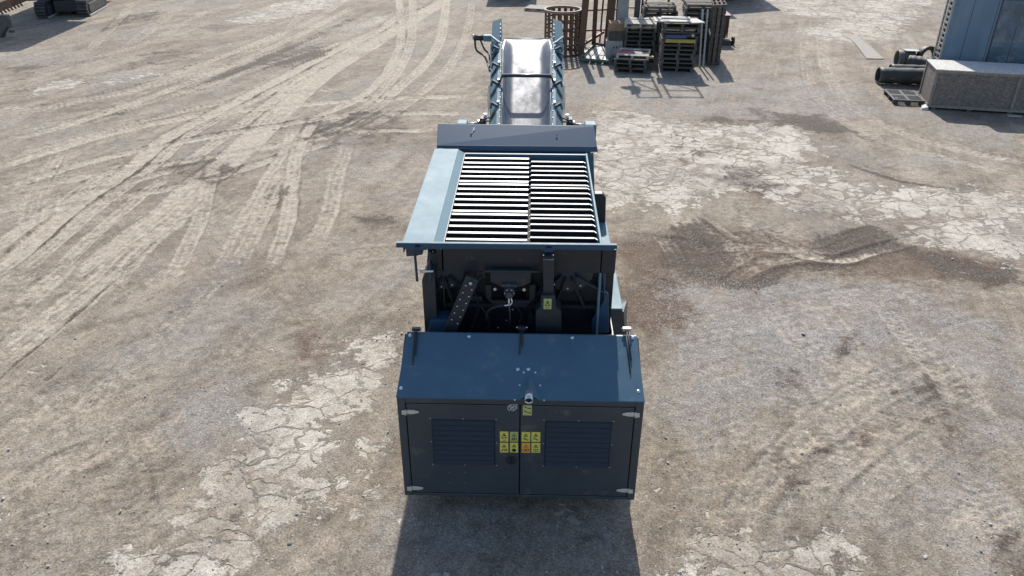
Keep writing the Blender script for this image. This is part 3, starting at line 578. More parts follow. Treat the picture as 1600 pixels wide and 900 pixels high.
def sticker(px0, py0, px1, py1, kind, par, m=YEL, y=YF, label=None):
    a, b = D(px0, py0, y), D(px1, py1, y); x0, x1, z1_, z0 = a.x, b.x, a.z, b.z; W, H = x1-x0, z1_-z0; cx = (x0+x1)/2
    s = MB().plate([(x0, y-.0006, z0), (x1, y-.0006, z0), (x1, y-.0006, z1_), (x0, y-.0006, z1_)], (0, -.0012, 0)).build('warning_sticker', m, par)
    if label: s['label'] = label
    k = MB(); yy = y-.0022; q = lambda fx, fz: (x0+W*fx, z0+H*fz)
    if kind != 'lines': tri(k, cx, z0+H*.68, min(W, H)*.46, yy)
    if kind == 'hands':
        for fx in (.3, .68): a_ = q(fx-.12, .38); b_ = q(fx+.12, .38); dash(k, *a_, *b_, H*.11, yy)
        dash(k, *q(.3, .14), *q(.7, .14), H*.05, yy); dash(k, *q(.42, .7), *q(.58, .6), H*.08, yy)
    elif kind == 'wheels':
        for fx in (.3, .7): c_ = q(fx, .27); k.ring((c_[0], yy, c_[1]), (c_[0], yy-.0012, c_[1]), H*.15, H*.08, 16)
        dash(k, *q(.4, .27), *q(.6, .27), H*.05, yy); dash(k, *q(.5, .58), *q(.5, .78), H*.05, yy)
    elif kind == 'body':
        c_ = q(.5, .24); k.cyl((c_[0], yy, c_[1]), (c_[0], yy-.0012, c_[1]), H*.17, 16); dash(k, *q(.5, .58), *q(.5, .78), H*.06, yy)
    elif kind == 'book':
        for f0, f1 in (((.25, .14), (.25, .38)), ((.25, .38), (.48, .34)), ((.5, .1), (.5, .34)), ((.52, .34), (.75, .38)), ((.75, .38), (.75, .14)), ((.25, .14), (.48, .10)), ((.52, .1), (.75, .14)), ((.5, .58), (.5, .82))): dash(k, *q(*f0), *q(*f1), H*.035, yy)
    elif kind == 'spray':
        dash(k, *q(.15, .12), *q(.45, .38), H*.06, yy)
        for f in (.15, .22, .29, .36): dash(k, *q(.5, f), *q(.88, f+.02), H*.03, yy)
        dash(k, *q(.4, .58), *q(.6, .66), H*.05, yy)
    elif kind == 'gear':
        c_ = q(.35, .33); k.ring((c_[0], yy, c_[1]), (c_[0], yy-.0012, c_[1]), H*.10, H*.05, 12); dash(k, *q(.5, .2), *q(.85, .2), H*.05, yy); dash(k, *q(.55, .22), *q(.6, .34), H*.05, yy); dash(k, *q(.5, .58), *q(.5, .8), H*.05, yy)
    elif kind == 'fan':
        for f in (.2, .32, .44): dash(k, *q(f, .12), *q(f+.12, .42), H*.04, yy)
        c_ = q(.68, .27); k.ring((c_[0], yy, c_[1]), (c_[0], yy-.0012, c_[1]), H*.13, H*.09, 12); dash(k, *q(.42, .6), *q(.58, .6), H*.05, yy)
    elif kind == 'lines':
        for dz in (0, -.42):
            for f0, f1 in (((.12, .85), (.3, .85)), ((.3, .85), (.42, .78)), ((.2, .82), (.35, .78)), ((.42, .78), (.58, .70)), ((.58, .70), (.9, .68)), ((.7, .72), (.9, .72))): dash(k, *q(f0[0], f0[1]+dz), *q(f1[0], f1[1]+dz*(1.1 if f0[0] > .4 else 1)), H*.04, yy)
    merge(s, k.build('pictogram', REDINK if m is ORG else INK, par))
    return s
sticker(781, 674, 794.3, 689.8, 'hands', dl, YEL); sticker(796.8, 674.5, 809.5, 690, 'fan', dl, YELD, label='duller yellow warning sticker, upper right on the left door')
sticker(781, 691.5, 794.3, 707, 'spray', dl, YEL); sticker(796.8, 691.5, 809.5, 707, 'body', dl, YEL)
sticker(815, 674.8, 828.3, 690.3, 'gear', dr, YEL); sticker(830.5, 674.8, 844, 690.3, 'gear', dr, YEL)
sticker(815, 691.8, 828.3, 707.3, 'wheels', dr, ORG, label='orange warning sticker with red marks'); sticker(830.5, 691.8, 844, 707.3, 'book', dr, YEL)
sticker(817, 633, 830.8, 649, 'lines', dr, YELD, label='lone dull yellow sticker with two angled line drawings')
# white curled emblem
c = D(801, 636.5, YF-.001); s = .0465
em = MB()
def cv(pts): em.tube([(c.x+px_*s, YF-.002, c.z+pz*s) for px_, pz in pts], .0028, 5, 3)
cv([(-.95, -.5), (-1., .1), (-.6, .6), (0, .8), (.6, .75), (.95, .9), (.85, .4), (.9, -.1), (.5, -.6), (0, -.85), (-.4, -.55), (-.7, -.8), (-.95, -.5)])
cv([(-.75, .2), (-.3, .45), (-.05, .15), (-.35, -.05), (-.7, -.1)]); cv([(.1, .6), (.35, .3), (.1, 0), (.3, -.3), (.05, -.55)]); cv([(.45, .6), (.65, .2), (.5, -.2)]); cv([(-.5, -.3), (-.1, -.25), (0, .1)])
em.build('emblem', WHITE, dl)
# sloped hood
def HP(px, py):   # a point on the sloped hood
    n = Vector((0, -.32, .65)).normalized(); p0 = Vector((0, YR, ZT+.006)); v = ray(px, py); return CAM+v*((p0-CAM).dot(n)/v.dot(n))
HN = Vector((0, -.32, .65)).normalized()
hood = MB().plate([(XL-.006, YR-.016, ZT+.004), (XR+.004, YR-.016, ZT+.004), (1.082, 6.70, 1.857), (-1.238, 6.70, 1.857)], (0, .012, -.022)).build('hood', PAINTD, mach, .006)
MB().plate([(-1.238, 6.702, 1.852), (1.082, 6.702, 1.852), (1.082, 6.702, 1.70), (-1.238, 6.702, 1.70)], (0, .02, 0)).build('hood_flange', PAINTD, hood, .004)
for x0, x1 in ((XL+.004, -1.226), (XR-.006, 1.07)):
    MB().hull([(x0, YR+.02, ZT-.02), (x0, 6.70, ZT-.02), (x0, 6.70, 1.83), ], [(x0+(.01 if x0 < 0 else -.01), YR+.02, ZT-.02), (x1, 6.70, ZT-.02), (x1, 6.70, 1.83)]).build('hood_cheek', GRAPH, hood)
domes([(HP(px, py), HN, rr) for px, py, rr in ((641, 524, .02), (733, 525.5, .02), (894, 527.5, .02), (988, 528, .02), (626.5, 606.5, .02), (997.5, 611.5, .02), (809, 577, .02), (825.5, 577, .02), (818.5, 582, .012), (836.5, 582, .012), (812, 602, .012), (844, 602.5, .012))], 'dome_bolt', STEEL, hood)
domes([(D(px, py, YR-.011), (0, -1, 0), .011) for px, py in ((804.5, 625), (850, 625.5))], 'dome_bolt', STEEL, cab)
# exhaust
ap = HP(827, 583); bl = HP(806, 619); br = HP(848, 619); tp = D(827, 605, YR-.02)+Vector((0, 0, .02))
ex = MB(); lift = HN*.004
q = [ap+lift, Vector((bl.x, YR-.018, ZT-.012)), Vector((br.x, YR-.018, ZT-.012)), Vector((ap.x, YR-.03, ZT+.085)), Vector((ap.x, YR+.05, ZT+.0))]
vv = [ex.bm.verts.new(p) for p in q]
for f in ((0, 1, 3), (0, 3, 2), (1, 4, 3), (3, 4, 2), (0, 4, 1), (0, 2, 4)): ex.bm.faces.new([vv[i] for i in f])
exo = ex.build('exhaust_cowl', PAINTD, hood)
e0 = Vector((ap.x, YR+.03, ZT+.052)); e1 = Vector((ap.x, YR-.075, ZT+.036))
pipe = MB().ring(e0, e1, .040, .034, 24).build('exhaust_pipe', STEEL, exo)
MB().cyl(e0, e0+(e1-e0)*.86, .0335).build('dark_bore_plug', BLACK, pipe)  # black plug painting the dark inside of the pipe
# rubber draw latches on the hood
for px, top, pb in ((649, 516, (645, 571)), (813.5, 514, (812, 554)), (977, 516, (985, 584))):
    a0 = HP(px, top)+HN*.03; a1 = HP(*pb)+HN*.012; off = Vector((.022, 0, 0)); mid = a0.lerp(a1, .72)
    l = MB().tube([a0, a1], .0075, 6, 1).tube([a0+off, mid+off], .007, 6, 1).build('gas_strut', RUB, hood)
    MB().box(a0.x-.03, a0.x+.055, a0.y-.02, a0.y+.02, a0.z-.02, a0.z+.012).build('strut_bracket', GALV if px > 900 else BAY, l, .003)
    bt = MB(); bt.cyl((a0.x-.045, a0.y, a0.z), (a0.x+.07, a0.y, a0.z), .007, 8); bt.build('strut_pin', STEEL, l)

# chassis, crawlers (mostly hidden beneath)
ch = MB().box(-1.0, .85, 6.92, 13.0, .62, 1.15).build('chassis', BAY, mach, .01)
for cx in (-1.02, .86):
    tr = MB()
    P = []
    for k in range(24):
        a = k/24*2*math.pi; P.append((.30*math.cos(a)+(1.55 if math.cos(a) > 0 else -1.55), .31+.30*math.sin(a)))
    tr.plate([(cx-.17, 9.6+p[0], p[1]) for p in P], (.34, 0, 0)); t_o = tr.build('crawler_track', RUB, mach)
    g = MB()
    g.box(cx-.10, cx+.10, 8.0, 11.2, .598, .606)
    for k in range(26):
        y = 9.6-1.6+3.2*k/25
        g.box(cx-.175, cx+.175, y-.03, y+.03, .60, .635)
    g.build('track_grousers', BAY, t_o)
# bay between hood and hopper
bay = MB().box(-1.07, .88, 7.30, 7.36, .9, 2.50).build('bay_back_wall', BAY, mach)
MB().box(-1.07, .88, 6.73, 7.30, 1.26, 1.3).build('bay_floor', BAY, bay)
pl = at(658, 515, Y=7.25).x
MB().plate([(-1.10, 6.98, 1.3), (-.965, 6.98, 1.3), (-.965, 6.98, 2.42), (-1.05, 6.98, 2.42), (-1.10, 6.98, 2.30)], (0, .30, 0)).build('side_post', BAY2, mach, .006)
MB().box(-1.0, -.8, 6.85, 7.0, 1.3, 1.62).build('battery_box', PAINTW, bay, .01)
def on(px, py, y): return at(px, py, Y=y)
# upper dark cross panel with bolts
def ppoly(pts, y, th, name, m, par, bev=.004): return MB().plate([on(x_, y_, y) for x_, y_ in pts], (0, th, 0)).build(name, m, par, bev)
def bearing(cx, cy, r1, r2, clipx, a0, a1, ribs, y):
    pts = [on(cx+r1*math.cos(R(a)), cy+r1*.82*math.sin(R(a)), y) for a in range(a0, a1+1, 22)]
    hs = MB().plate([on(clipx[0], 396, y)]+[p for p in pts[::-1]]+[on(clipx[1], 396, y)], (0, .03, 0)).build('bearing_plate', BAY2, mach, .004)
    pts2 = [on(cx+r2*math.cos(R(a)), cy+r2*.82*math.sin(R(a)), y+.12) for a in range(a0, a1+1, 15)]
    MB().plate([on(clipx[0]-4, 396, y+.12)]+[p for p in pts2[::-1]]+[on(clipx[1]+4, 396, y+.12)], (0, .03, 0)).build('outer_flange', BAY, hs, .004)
    g = MB()
    for a in ribs:
        p0 = on(cx+r1*.35*math.cos(R(a)), cy+r1*.3*math.sin(R(a)), y-.03); p1 = on(cx+r2*math.cos(R(a)), cy+r2*.80*math.sin(R(a)), y+.07)
        g.obox(p0, p1, .022, .10, up=(0, 1, 0))
    g.build('gusset_ribs', BAY2, hs, .003)
    domes([(on(cx+r1*.86*math.cos(R(a+22)), cy+r1*.7*math.sin(R(a+22)), y-.001), (0, -1, 0), .012) for a in ribs[:-1]], 'bearing_bolt', STEEL, hs)
bearing(693, 425, 33, 60, (672, 720), 0, 122, (40, 75, 105), 7.12)
bearing(888, 423, 40, 72, (866, 944), 0, 180, (35, 70, 108, 140), 7.12)
# diagonal brace
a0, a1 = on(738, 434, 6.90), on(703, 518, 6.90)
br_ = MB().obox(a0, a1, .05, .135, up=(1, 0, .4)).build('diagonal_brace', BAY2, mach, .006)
dv = (a1-a0); nn = dv.normalized().cross(Vector((0, 1, 0)))
for k in range(6):
    domes([(a0+dv*(.12+.125*k+(.03 if s_ > 0 else 0))+nn*s_+Vector((0, -.053, 0)), (0, -1, 0), .008) for s_ in (-.036, .036)], 'brace_bolt', STEEL, br_)
MB().dome(a0+dv*.06+Vector((0, -.054, 0)), (0, -1, 0), .018).build('pivot_bolt', GALV, br_)
# side gussets, pipes and valve blocks inside the bay
ppoly([(940, 393), (947, 396), (948, 420), (945, 455), (951, 460), (951, 520), (925, 520), (925, 500), (944, 470), (942, 430)], 7.14, .03, 'right_wall_gusset', PAINTW, mach)
ppoly([(672, 500), (700, 500), (700, 520), (668, 520)], 6.95, .2, 'tank_corner', PAINTW, mach)
for x0_, x1_, yy_ in ((742, 838, 404), (742, 838, 413)): MB().cyl(on(x0_, yy_, 7.22), on(x1_, yy_, 7.22), .014, 8).build('bay_pipe', BAY2, bay)
ppoly([(742, 395), (846, 395), (846, 421), (742, 421)], 7.26, .03, 'cross_panel', BAY2, bay)
for px_, py_, w_ in ((752, 430, .05), (835, 500, .07), (745, 470, .06)): c_ = on(px_, py_, 7.2); MB().box(c_.x-w_, c_.x+w_, c_.y, c_.y+.1, c_.z-w_*.8, c_.z+w_*.8).build('valve_block', BAY2, bay, .006)
for P_ in (((752, 432), (742, 455), (748, 480), (735, 516)), ((835, 502), (828, 480), (842, 462), (846, 440)), ((745, 472), (757, 486), (764, 500), (762, 517)), ((806, 478), (815, 492), (812, 505), (820, 518))):
    MB().tube([on(x_, y_, 7.17) for x_, y_ in P_], .011, 7).build('bay_hose', RUB, bay)
# hydraulic motor cradle
cr = ppoly([(758, 446), (768, 446), (768, 470), (827, 470), (827, 446), (837, 446), (836, 466), (822, 480), (775, 480), (760, 466)], 7.08, .05, 'motor_cradle', BAY, mach)
ppoly([(766, 425), (830, 425), (829, 442), (815, 448), (783, 448), (766, 440)], 7.05, .06, 'cradle_tray', BAY2, cr); ppoly([(756, 423), (842, 424), (842, 426.5), (756, 426)], 7.02, .06, 'tray_lip', BAY2, cr)
c = on(796, 455, 7.01)
mo = MB().cyl(c+Vector((0, .06, 0)), c+Vector((0, -.05, 0)), .055).cyl(c+Vector((0, -.05, 0)), c+Vector((0, -.11, 0)), .035).box(c.x-.08, c.x+.08, c.y+.0, c.y+.05, c.z+.045, c.z+.075).build('hydraulic_motor', DKGR, cr, .003)
g = MB()
for k in range(6): g.dome(c+Vector((.045*math.cos(k*1.05), -.052, .045*math.sin(k*1.05))), (0, -1, 0), .008)
for s_ in (-.15, .15): g.cyl(c+Vector((s_, .03, .01)), c+Vector((s_, .015, .01)), .018, 6)
g.tube([c+Vector((-.005, -.1, -.02)), c+Vector((-.005, -.12, -.09)), c+Vector((-.05, -.12, -.10))], .009, 6).tube([c+Vector((.02, -.1, -.02)), c+Vector((.03, -.12, -.07)), c+Vector((.0, -.12, -.10))], .008, 6)
g.build('motor_fittings', STEEL, mo)
MB().tube([c+Vector((-.05, -.12, -.10)), c+Vector((-.14, -.12, -.12)), c+Vector((-.22, -.08, -.2)), c+Vector((-.24, 0, -.36))], .012, 8).build('hydraulic_hose', RUB, mo)
MB().tube([c+Vector((0, -.12, -.10)), c+Vector((.01, -.1, -.25)), c+Vector((.0, -.0, -.42))], .010, 8).build('hydraulic_hose', RUB, mo)
# warning post
po = ppoly([(848, 406), (866, 406), (865, 464), (849, 464)], 6.95, .12, 'sticker_post', BAY2, mach)
ppoly([(845, 462), (868, 462), (868, 480), (877, 487), (877, 519), (837, 519), (837, 487), (845, 480)], 6.90, .2, 'post_housing', BAY2, po)
sticker(849.5, 466.5, 861.5, 483, 'hands', po, YELD, 6.895)
for px, py in ((760, 499), (801, 484), (791.5, 501), (829, 486), (778.5, 512), (843, 425), (868, 425), (850, 402), (888, 402), (926, 402), (752, 424), (749, 408), (762, 408), (833, 409), (833, 421), (740, 424), (677, 393)):
    MB().dome(on(px, py, 7.295), (0, -1, 0), .012).build('wall_bolt', STEEL, bay)
# left lever pair under the wing
a0 = on(648, 394, 7.05); a1 = on(652, 440, 6.9)
MB().obox(a0, a1, .05, .02, up=(1, 0, 0)).obox(on(671, 394, 7.05), on(672, 442, 6.9), .03, .02, up=(1, 0, 0)).build('lever', BAY2, mach, .004)
MB().cyl(on(657, 424, 6.95), on(677, 424, 6.95), .014, 10).build('lever_pin', STEEL, mach)
# right guard box and side ledge
gb = MB().box(.93, 1.08, 7.86, 10.30, 1.46, 1.49).build('side_ledge', PAINT, mach, .005)
MB().hull([(.915, 7.84, .9), (1.16, 7.84, .9), (1.2, 8.2, .9), (.915, 8.2, .9)], [(.915, 7.84, 1.46), (1.09, 7.84, 1.46), (1.17, 8.2, 1.40), (.915, 8.2, 1.46)]).build('guard_box', GRAPH, mach, .006)
MB().box(.895, .93, 7.3, 7.83, .9, 1.46).build('guard_filler', GRAPH, mach)
MB().box(.885, .893, 7.2, 8.1, .9, 1.60).build('side_bracket_plate', GRAPH, mach, .004)
g = MB(); [g.cyl(on(x_, y_, 7.6), on(x_, y_, 7.6)+Vector((.03, 0, 0)), .01, 8) for x_, y_ in ((944, 477), (943, 500))]; g.build('bracket_bolts', STEEL, mach)
MB().plate([on(929, 303, 10.3), on(942, 303, 10.3), on(947, 309, 10.3), on(946, 348, 10.3), on(929, 348, 10.3)], (0, .12, 0)).build('side_step_box', BAY2, mach, .01)
fh = MB().box(-1.2, .72, 10.05, 11.7, 1.1, 2.24).build('feed_housing', PAINTD, mach, .01)
MB().plate([on(914, 240, 10.04), on(927.5, 240, 10.04), on(929, 303, 10.04), on(917, 281, 10.04)], (0, .03, 0)).build('housing_cheek', PAINTD, mach, .003)
MB().box(.80, 1.02, 7.9, 10.3, .75, 1.45).build('side_skirt', GRAPH, mach, .01)
# hopper
hop = MB().box(-1.295, -1.28, 7.11, 9.98, 2.55, 2.645).build('hopper_side_wall', PAINT, mach, .004)
MB().box(-1.297, -.978, 7.09, 10.0, 2.645, 2.660).build('hopper_side_plate', PAINT, mach, .004)
MB().plate([(-.979, 7.09, 2.652), (-.898, 7.09, 2.604), (-.898, 10.0, 2.604), (-.979, 10.0, 2.652)], (-.004, 0, -.012)).build('hopper_inner_lip', PAINT, mach, .002)
MB().box(-.903, -.888, 7.11, 9.97, 1.9, 2.60).build('hopper_inner_wall', BAY, mach)
MB().box(.707, .732, 7.11, 9.98, 1.6, 2.627).build('hopper_side_wall', PAINT, mach, .006)
MB().box(-.888, .707, 7.15, 9.97, 1.90, 1.94).build('black_void_floor', BLACK, mach)  # black sheet standing for the unlit void below the grille
MB().box(-.903, .732, 9.98, 10.03, 1.7, 2.60).build('hopper_end_wall', PAINTD, mach, .004)
MB().box(-.96, .865, 7.11, 7.15, 2.345, 2.615).build('hopper_end_wall', BAY, mach, .004)
# wing plate
W = [(619, 379.5), (964, 383), (965, 388.5), (955, 391.5), (868, 390), (862, 394), (852, 394), (846, 390), (836, 389.5), (700, 389), (672, 389.5), (664, 391), (640, 391), (634, 389), (628, 387), (619, 387)]
wing = MB().plate([on(x_, y_, 7.08) for x_, y_ in W], (0, .014, 0)).build('wing_plate', PAINTW, mach, .002)
a0, a1 = on(619, 379.4, 7.08), on(964, 382.9, 7.08)
MB().plate([a0, a1, a1+Vector((0, .03, .004)), a0+Vector((0, .03, .004))], (0, 0, -.006)).build('wing_flange', PAINT, wing)
s_ = MB()
for px, py in ((652.5, 384.5), (857.5, 386)):
    c = on(px, py, 7.077); s_.hull([(c.x+.025*math.cos(k*.5236)*1.3, c.y, c.z+.014*math.sin(k*.5236)) for k in range(12)], [(c.x+.025*math.cos(k*.5236)*1.3, c.y+.002, c.z+.014*math.sin(k*.5236)) for k in range(12)])
s_.build('slot_holes', BLACK, wing)
MB().plate([on(634, 390, 7.12), on(662, 390, 7.12), on(660, 398, 7.12), on(650, 400, 7.12), on(635, 401, 7.12)], (0, .1, 0)).build('wing_bracket', GRAPH, wing, .004)
# comb bars
gr = MB().box(-.038, -.01, 7.16, 9.97, 1.96, 2.20).build('grille_divider', BLACK, mach)
yl = [246.8, 254, 260.8, 268, 275.3, 282.8, 287.5, 295, 303, 311.5, 320, 329.3, 334.5, 344, 353, 363.3, 373.8]
yr_ = [252.5, 259.8, 266.8, 273.8, 281.5, 289, 293.5, 301.5, 309.5, 318, 326.5, 335.7, 341.3, 350.5, 360.3, 371]
for py in yl:
    y = at(776, py, Z=2.585).y; m = MB(); h_ = .0155
    m.hull([(-.886, y-h_, 2.570), (-.036, y-h_, 2.570), (-.036, y+h_, 2.575), (-.886, y+h_, 2.575)], [(-.886, y-h_, 2.577), (-.036, y-h_, 2.577), (-.036, y+h_, 2.586), (-.886, y+h_, 2.586)])
    m.build('grille_bar', GRIL, gr, .003)
    MB().plate([(-.886, y-.008, 2.569), (-.04, y-.008, 2.569), (-.04, y-.03, 2.30), (-.886, y-.03, 2.30)], (0, .012, 0)).build('gap_shade_web', BLACK, gr)  # black webs paint the deep shade between the bars
for py in yr_:
    y = at(884, py, Z=2.566).y; m = MB(); h_ = .011
    m.hull([(-.006, y-h_, 2.555), (.672, y-h_, 2.555), (.672, y+h_, 2.558), (-.006, y+h_, 2.558)], [(-.006, y-h_, 2.559), (.672, y-h_, 2.559), (.672, y+h_, 2.567), (-.006, y+h_, 2.567)])
    m.hull([(.673, y-h_, 2.555), (.700, y-h_-.05, 2.555), (.700, y-h_-.03, 2.555), (.673, y+h_, 2.555)], [(.673, y-h_, 2.567), (.700, y-h_-.05, 2.567), (.700, y-h_-.03, 2.567), (.673, y+h_, 2.567)])
    m.hull([(-.024, y-.035, 2.555), (-.006, y-.012, 2.555), (-.006, y-.004, 2.555), (-.024, y-.026, 2.555)], [(-.024, y-.035, 2.559), (-.006, y-.012, 2.559), (-.006, y-.004, 2.559), (-.024, y-.026, 2.559)])
    m.build('grille_bar', GRIL, gr, .002)
    MB().plate([(-.006, y-.006, 2.554), (.70, y-.006, 2.554), (.70, y-.03, 2.30), (-.006, y-.03, 2.30)], (0, .012, 0)).build('gap_shade_web', BLACK, gr)
# upper cover plate
U = [at(684, 193, Z=2.86), at(928, 196.5, Z=2.86), at(933, 229, Z=2.675), at(682.5, 226.5, Z=2.675)]
cv_ = MB().plate(U, (0, .0, -.016)).build('cover_plate', PAINTW, mach, .005)
l0, l1 = U[3], U[2]
MB().plate([l0+Vector((0, -.002, 0)), l1+Vector((0, -.002, 0)), l1+Vector((.012, -.02, -.07)), l0+Vector((.45, -.02, -.07)), l0+Vector((.40, -.02, -.04)), l0+Vector((0, -.02, -.04))], (0, .014, 0)).build('cover_lip', PAINTW, cv_, .003)
MB().box(-1.22, .80, 10.25, 10.6, 2.2, 2.58).build('cover_support', PAINTW, cv_, .01)
g = MB(); pn = (U[1]-U[0]).cross(U[3]-U[0]).normalized(); pn = -pn if pn.z < 0 else pn
k0 = at(736, 209, Z=2.76)
nn_ = Vector(pn)
def CP(px, py): v = ray(px, py); return CAM+v*((U[0]-CAM).dot(nn_)/v.dot(nn_))+nn_*.004
g.tube([CP(741, 200), CP(738, 207), CP(736, 210)], .004, 5, 2).tube([CP(742, 203), CP(737.5, 206)], .003, 5, 1).build('chalk_scratch', WHITE, cv_)
g = MB(); [g.cyl(CP(x_, y_), CP(x_, y_)+nn_*.006, .010, 8) for x_, y_ in ((736, 210), (870, 211.5))]; g.build('plate_plugs', BLACK, cv_)

# ------- discharge conveyor
cvy = MB()
Y0, Z0, Y1, Z1 = 13.2, 1.70, 16.4, 3.0
def cp(t, x, dz=0):   # t along the conveyor, x across (-1..1 of the outer rails)
    y = Y0+(Y1-Y0)*t; z = Z0+(Z1-Z0)*t; a = .655+(.725-.655)*t; xc = -.112-.022*t
    return Vector((xc+a*x, y, z))+Vector((0, -.37, .93))*dz
conv = MB()
for t in (.02, .33, .66, .97): conv.obox(cp(t, -.95, -.22), cp(t, .95, -.22), .08, .08)
for sx in (-1, 1): conv.obox(cp(0, sx*.82, -.2), cp(1, sx*.82, -.2), .05, .12)
conv = conv.build('conveyor_frame', PAINT, mach, .006)
# belt: troughed sheet with thickness
bm_ = MB(); nt_, nx = 30, 20; top = []
for i in range(nt_+1):
    t = -.12+1.125*i/nt_; row = []
    for j in range(nx+1):
        s_ = -1+2*j/nx; f = abs(s_); dz = -.17+.15*max(0, (f-.55)/.45)**2.0*min(1, max(0, (.99-t)/.16))-.05*max(0, (t-.95)/.05)**2
        row.append(bm_.bm.verts.new(cp(t, s_*.665, dz+random.uniform(-.0015, .0015))))
    top.append(row)
for i in range(nt_):
    for j in range(nx): bm_.bm.faces.new((top[i][j], top[i][j+1], top[i+1][j+1], top[i+1][j])).smooth = True
blt = bm_.build('conveyor_belt', BELT, conv); sm = blt.modifiers.new('thickness', 'SOLIDIFY'); sm.thickness = .012; sm.offset = -1
dr_ = MB().cyl(cp(.985, -.66, -.30), cp(.985, .66, -.30), .11, 24).build('head_drum', RUB, conv)
# u shaped seal
MB().tube([cp(.44, -.66, -.02), cp(.30, -.65, -.03), cp(.16, -.56, -.12), cp(.10, -.35, -.155), cp(.085, 0, -.16), cp(.10, .35, -.155), cp(.16, .56, -.12), cp(.30, .65, -.03), cp(.44, .66, -.02)], .03, 8, 5).build('feed_seal', PAINTD, conv)
for sx in (-1, 1):
    rail = MB()
    inn, mid_, out = sx*.70, sx*.80, sx*1.0
    rail.hull([cp(-.1, inn, -.20), cp(-.1, inn, .02), cp(-.1, mid_, .02), cp(-.1, mid_, -.2)], [cp(.9, inn, -.20), cp(.9, inn, .02), cp(.9, mid_, .02), cp(.9, mid_, -.2)])
    ro = rail.build('side_rail', PAINT, conv, .005)
    MB().plate([cp(-.1, mid_, .018), cp(.92, mid_, .018), cp(.92, out, -.07), cp(-.1, out, -.07)], (0, 0, -.014)).build('rail_flange', PAINT, ro, .003)
    sl_ = MB()
    for t in (.17, .36, .545, .70):
        def fl(tt, f): a_ = cp(tt, mid_, .018); b_ = cp(tt, out, -.07); return a_.lerp(b_, f)+Vector((0, -.37, .93))*.004
        sl_.hull([fl(t, .88), fl(t+.028, .88), fl(t+.075, .22), fl(t+.045, .12)], [p+Vector((0, 0, .003)) for p in (fl(t, .88), fl(t+.028, .88), fl(t+.075, .22), fl(t+.045, .12))])
    sl_.build('slotted_openings', BLACK, ro)
    ir = MB()
    for t in (.27, .46, .62, .78):
        a_ = cp(t, sx*.78, .03); ir.obox(a_, cp(t+.02, sx*.93, .05), .035, .05); ir.obox(cp(t+.02, sx*.93, .05), cp(t-.01, sx*.96, .01), .03, .03)
    ir.build('idler_brackets', GRAPH, ro, .003)
    domes([(cp(.02+.055*k, sx*.715, .02), (0, -.37, .93), .014) for k in range(17)], 'rail_bolt', STEEL, ro)
    for t in (.30, .49, .65): MB().cyl(cp(t, sx*.76, .02), cp(t, sx*.76, .07), .022, 8).build('adjuster', STEEL, ro)
    MB().plate([cp(-.1, sx*.69, -.16), cp(.93, sx*.69, -.16), cp(.93, sx*.69, .0), cp(-.1, sx*.69, .0)], (-sx*.012, 0, 0)).build('belt_skirt', RUB, ro)
    hd = MB().hull([cp(.88, sx*.70, -.32), cp(.88, sx*.98, -.32), cp(1.02, sx*.98, -.32), cp(1.02, sx*.70, -.32)], [cp(.87, sx*.71, .03), cp(.87, sx*1.0, -.02), cp(1.04, sx*.97, .08), cp(1.05, sx*.71, .13)]).build('head_bearing_cap', PAINT, conv, .008)
    MB().plate([cp(.76, sx*.80, .03), cp(.86, sx*.80, .03), cp(.86, sx*1.02, -.05), cp(.76, sx*1.02, -.05)], (0, 0, .012)).build('tension_cover', PAINTD, hd, .003)
    domes([(cp(.90+.03*k, sx*.74, .05+.022*k), (0, -.37, .93), .016) for k in range(4)], 'cap_bolt', STEEL, hd)
    MB().obox(cp(.83, sx*.76, .06), cp(.90, sx*1.0, .05), .035, .035).build('scraper_arm', PAINT, hd, .003)
    # hydraulic knuckle beside the foot of the conveyor
    kx = sx*1.05-.11
    z_ = 1.95; yb = 13.25
    MB().box(kx+sx*.06-.09 if sx > 0 else kx-.16, kx+.17 if sx > 0 else kx+.02, yb, yb+.25, z_-.22, z_+.05).build('lift_lug', PAINT, conv, .02)
    hy = MB().cyl((kx-sx*.05, yb+.1, z_), (kx-sx*.33, yb+.15, z_+.01), .04, 12).box(kx-sx*.3-.05, kx-sx*.3+.05, yb, yb+.2, z_-.08, z_+.14).build('lift_cylinder', RUB, conv, .004)
    MB().cyl((kx-sx*.02, yb+.08, z_+.02), (kx-sx*.2, yb+.1, z_+.03), .018, 10).cyl((kx-sx*.34, yb+.1, z_+.1), (kx-sx*.34, yb+.1, z_+.2), .03, 8).cyl((kx-sx*.22, yb+.0, z_+.06), (kx-sx*.22, yb+.14, z_+.06), .03, 6).build('cylinder_rod', STEEL, hy)
    MB().tube([(kx-sx*.25, yb, z_+.08), (kx-sx*.38, yb-.05, z_+.17), cp(.2, sx*.99, .0), cp(.34, sx*1.03, -.04), cp(.5, sx*1.02, -.06)], .016, 8).build('hydraulic_hose', RUB, conv)
    MB().tube([(kx-sx*.18, yb, z_+.02), (kx-sx*.3, yb-.1, z_+.12), (kx-sx*.42, yb, z_+.1)], .012, 8).build('hydraulic_hose', RUB, conv)
cb = MB().tube([cp(.44, -.80, .0), cp(.50, -.68, .09), cp(.505, -.5, .10)], .022, 8, 1).tube([cp(.44, .80, .0), cp(.50, .68, .09), cp(.505, .5, .10)], .022, 8, 1).cyl(cp(.505, -.68, .10), cp(.505, .68, .10), .024, 12).build('cross_bar', RUB, conv)
MB().cyl(cp(.512, -.66, .122), cp(.512, .66, .122), .012, 8).build('cross_bar_strip', STEEL, cb)
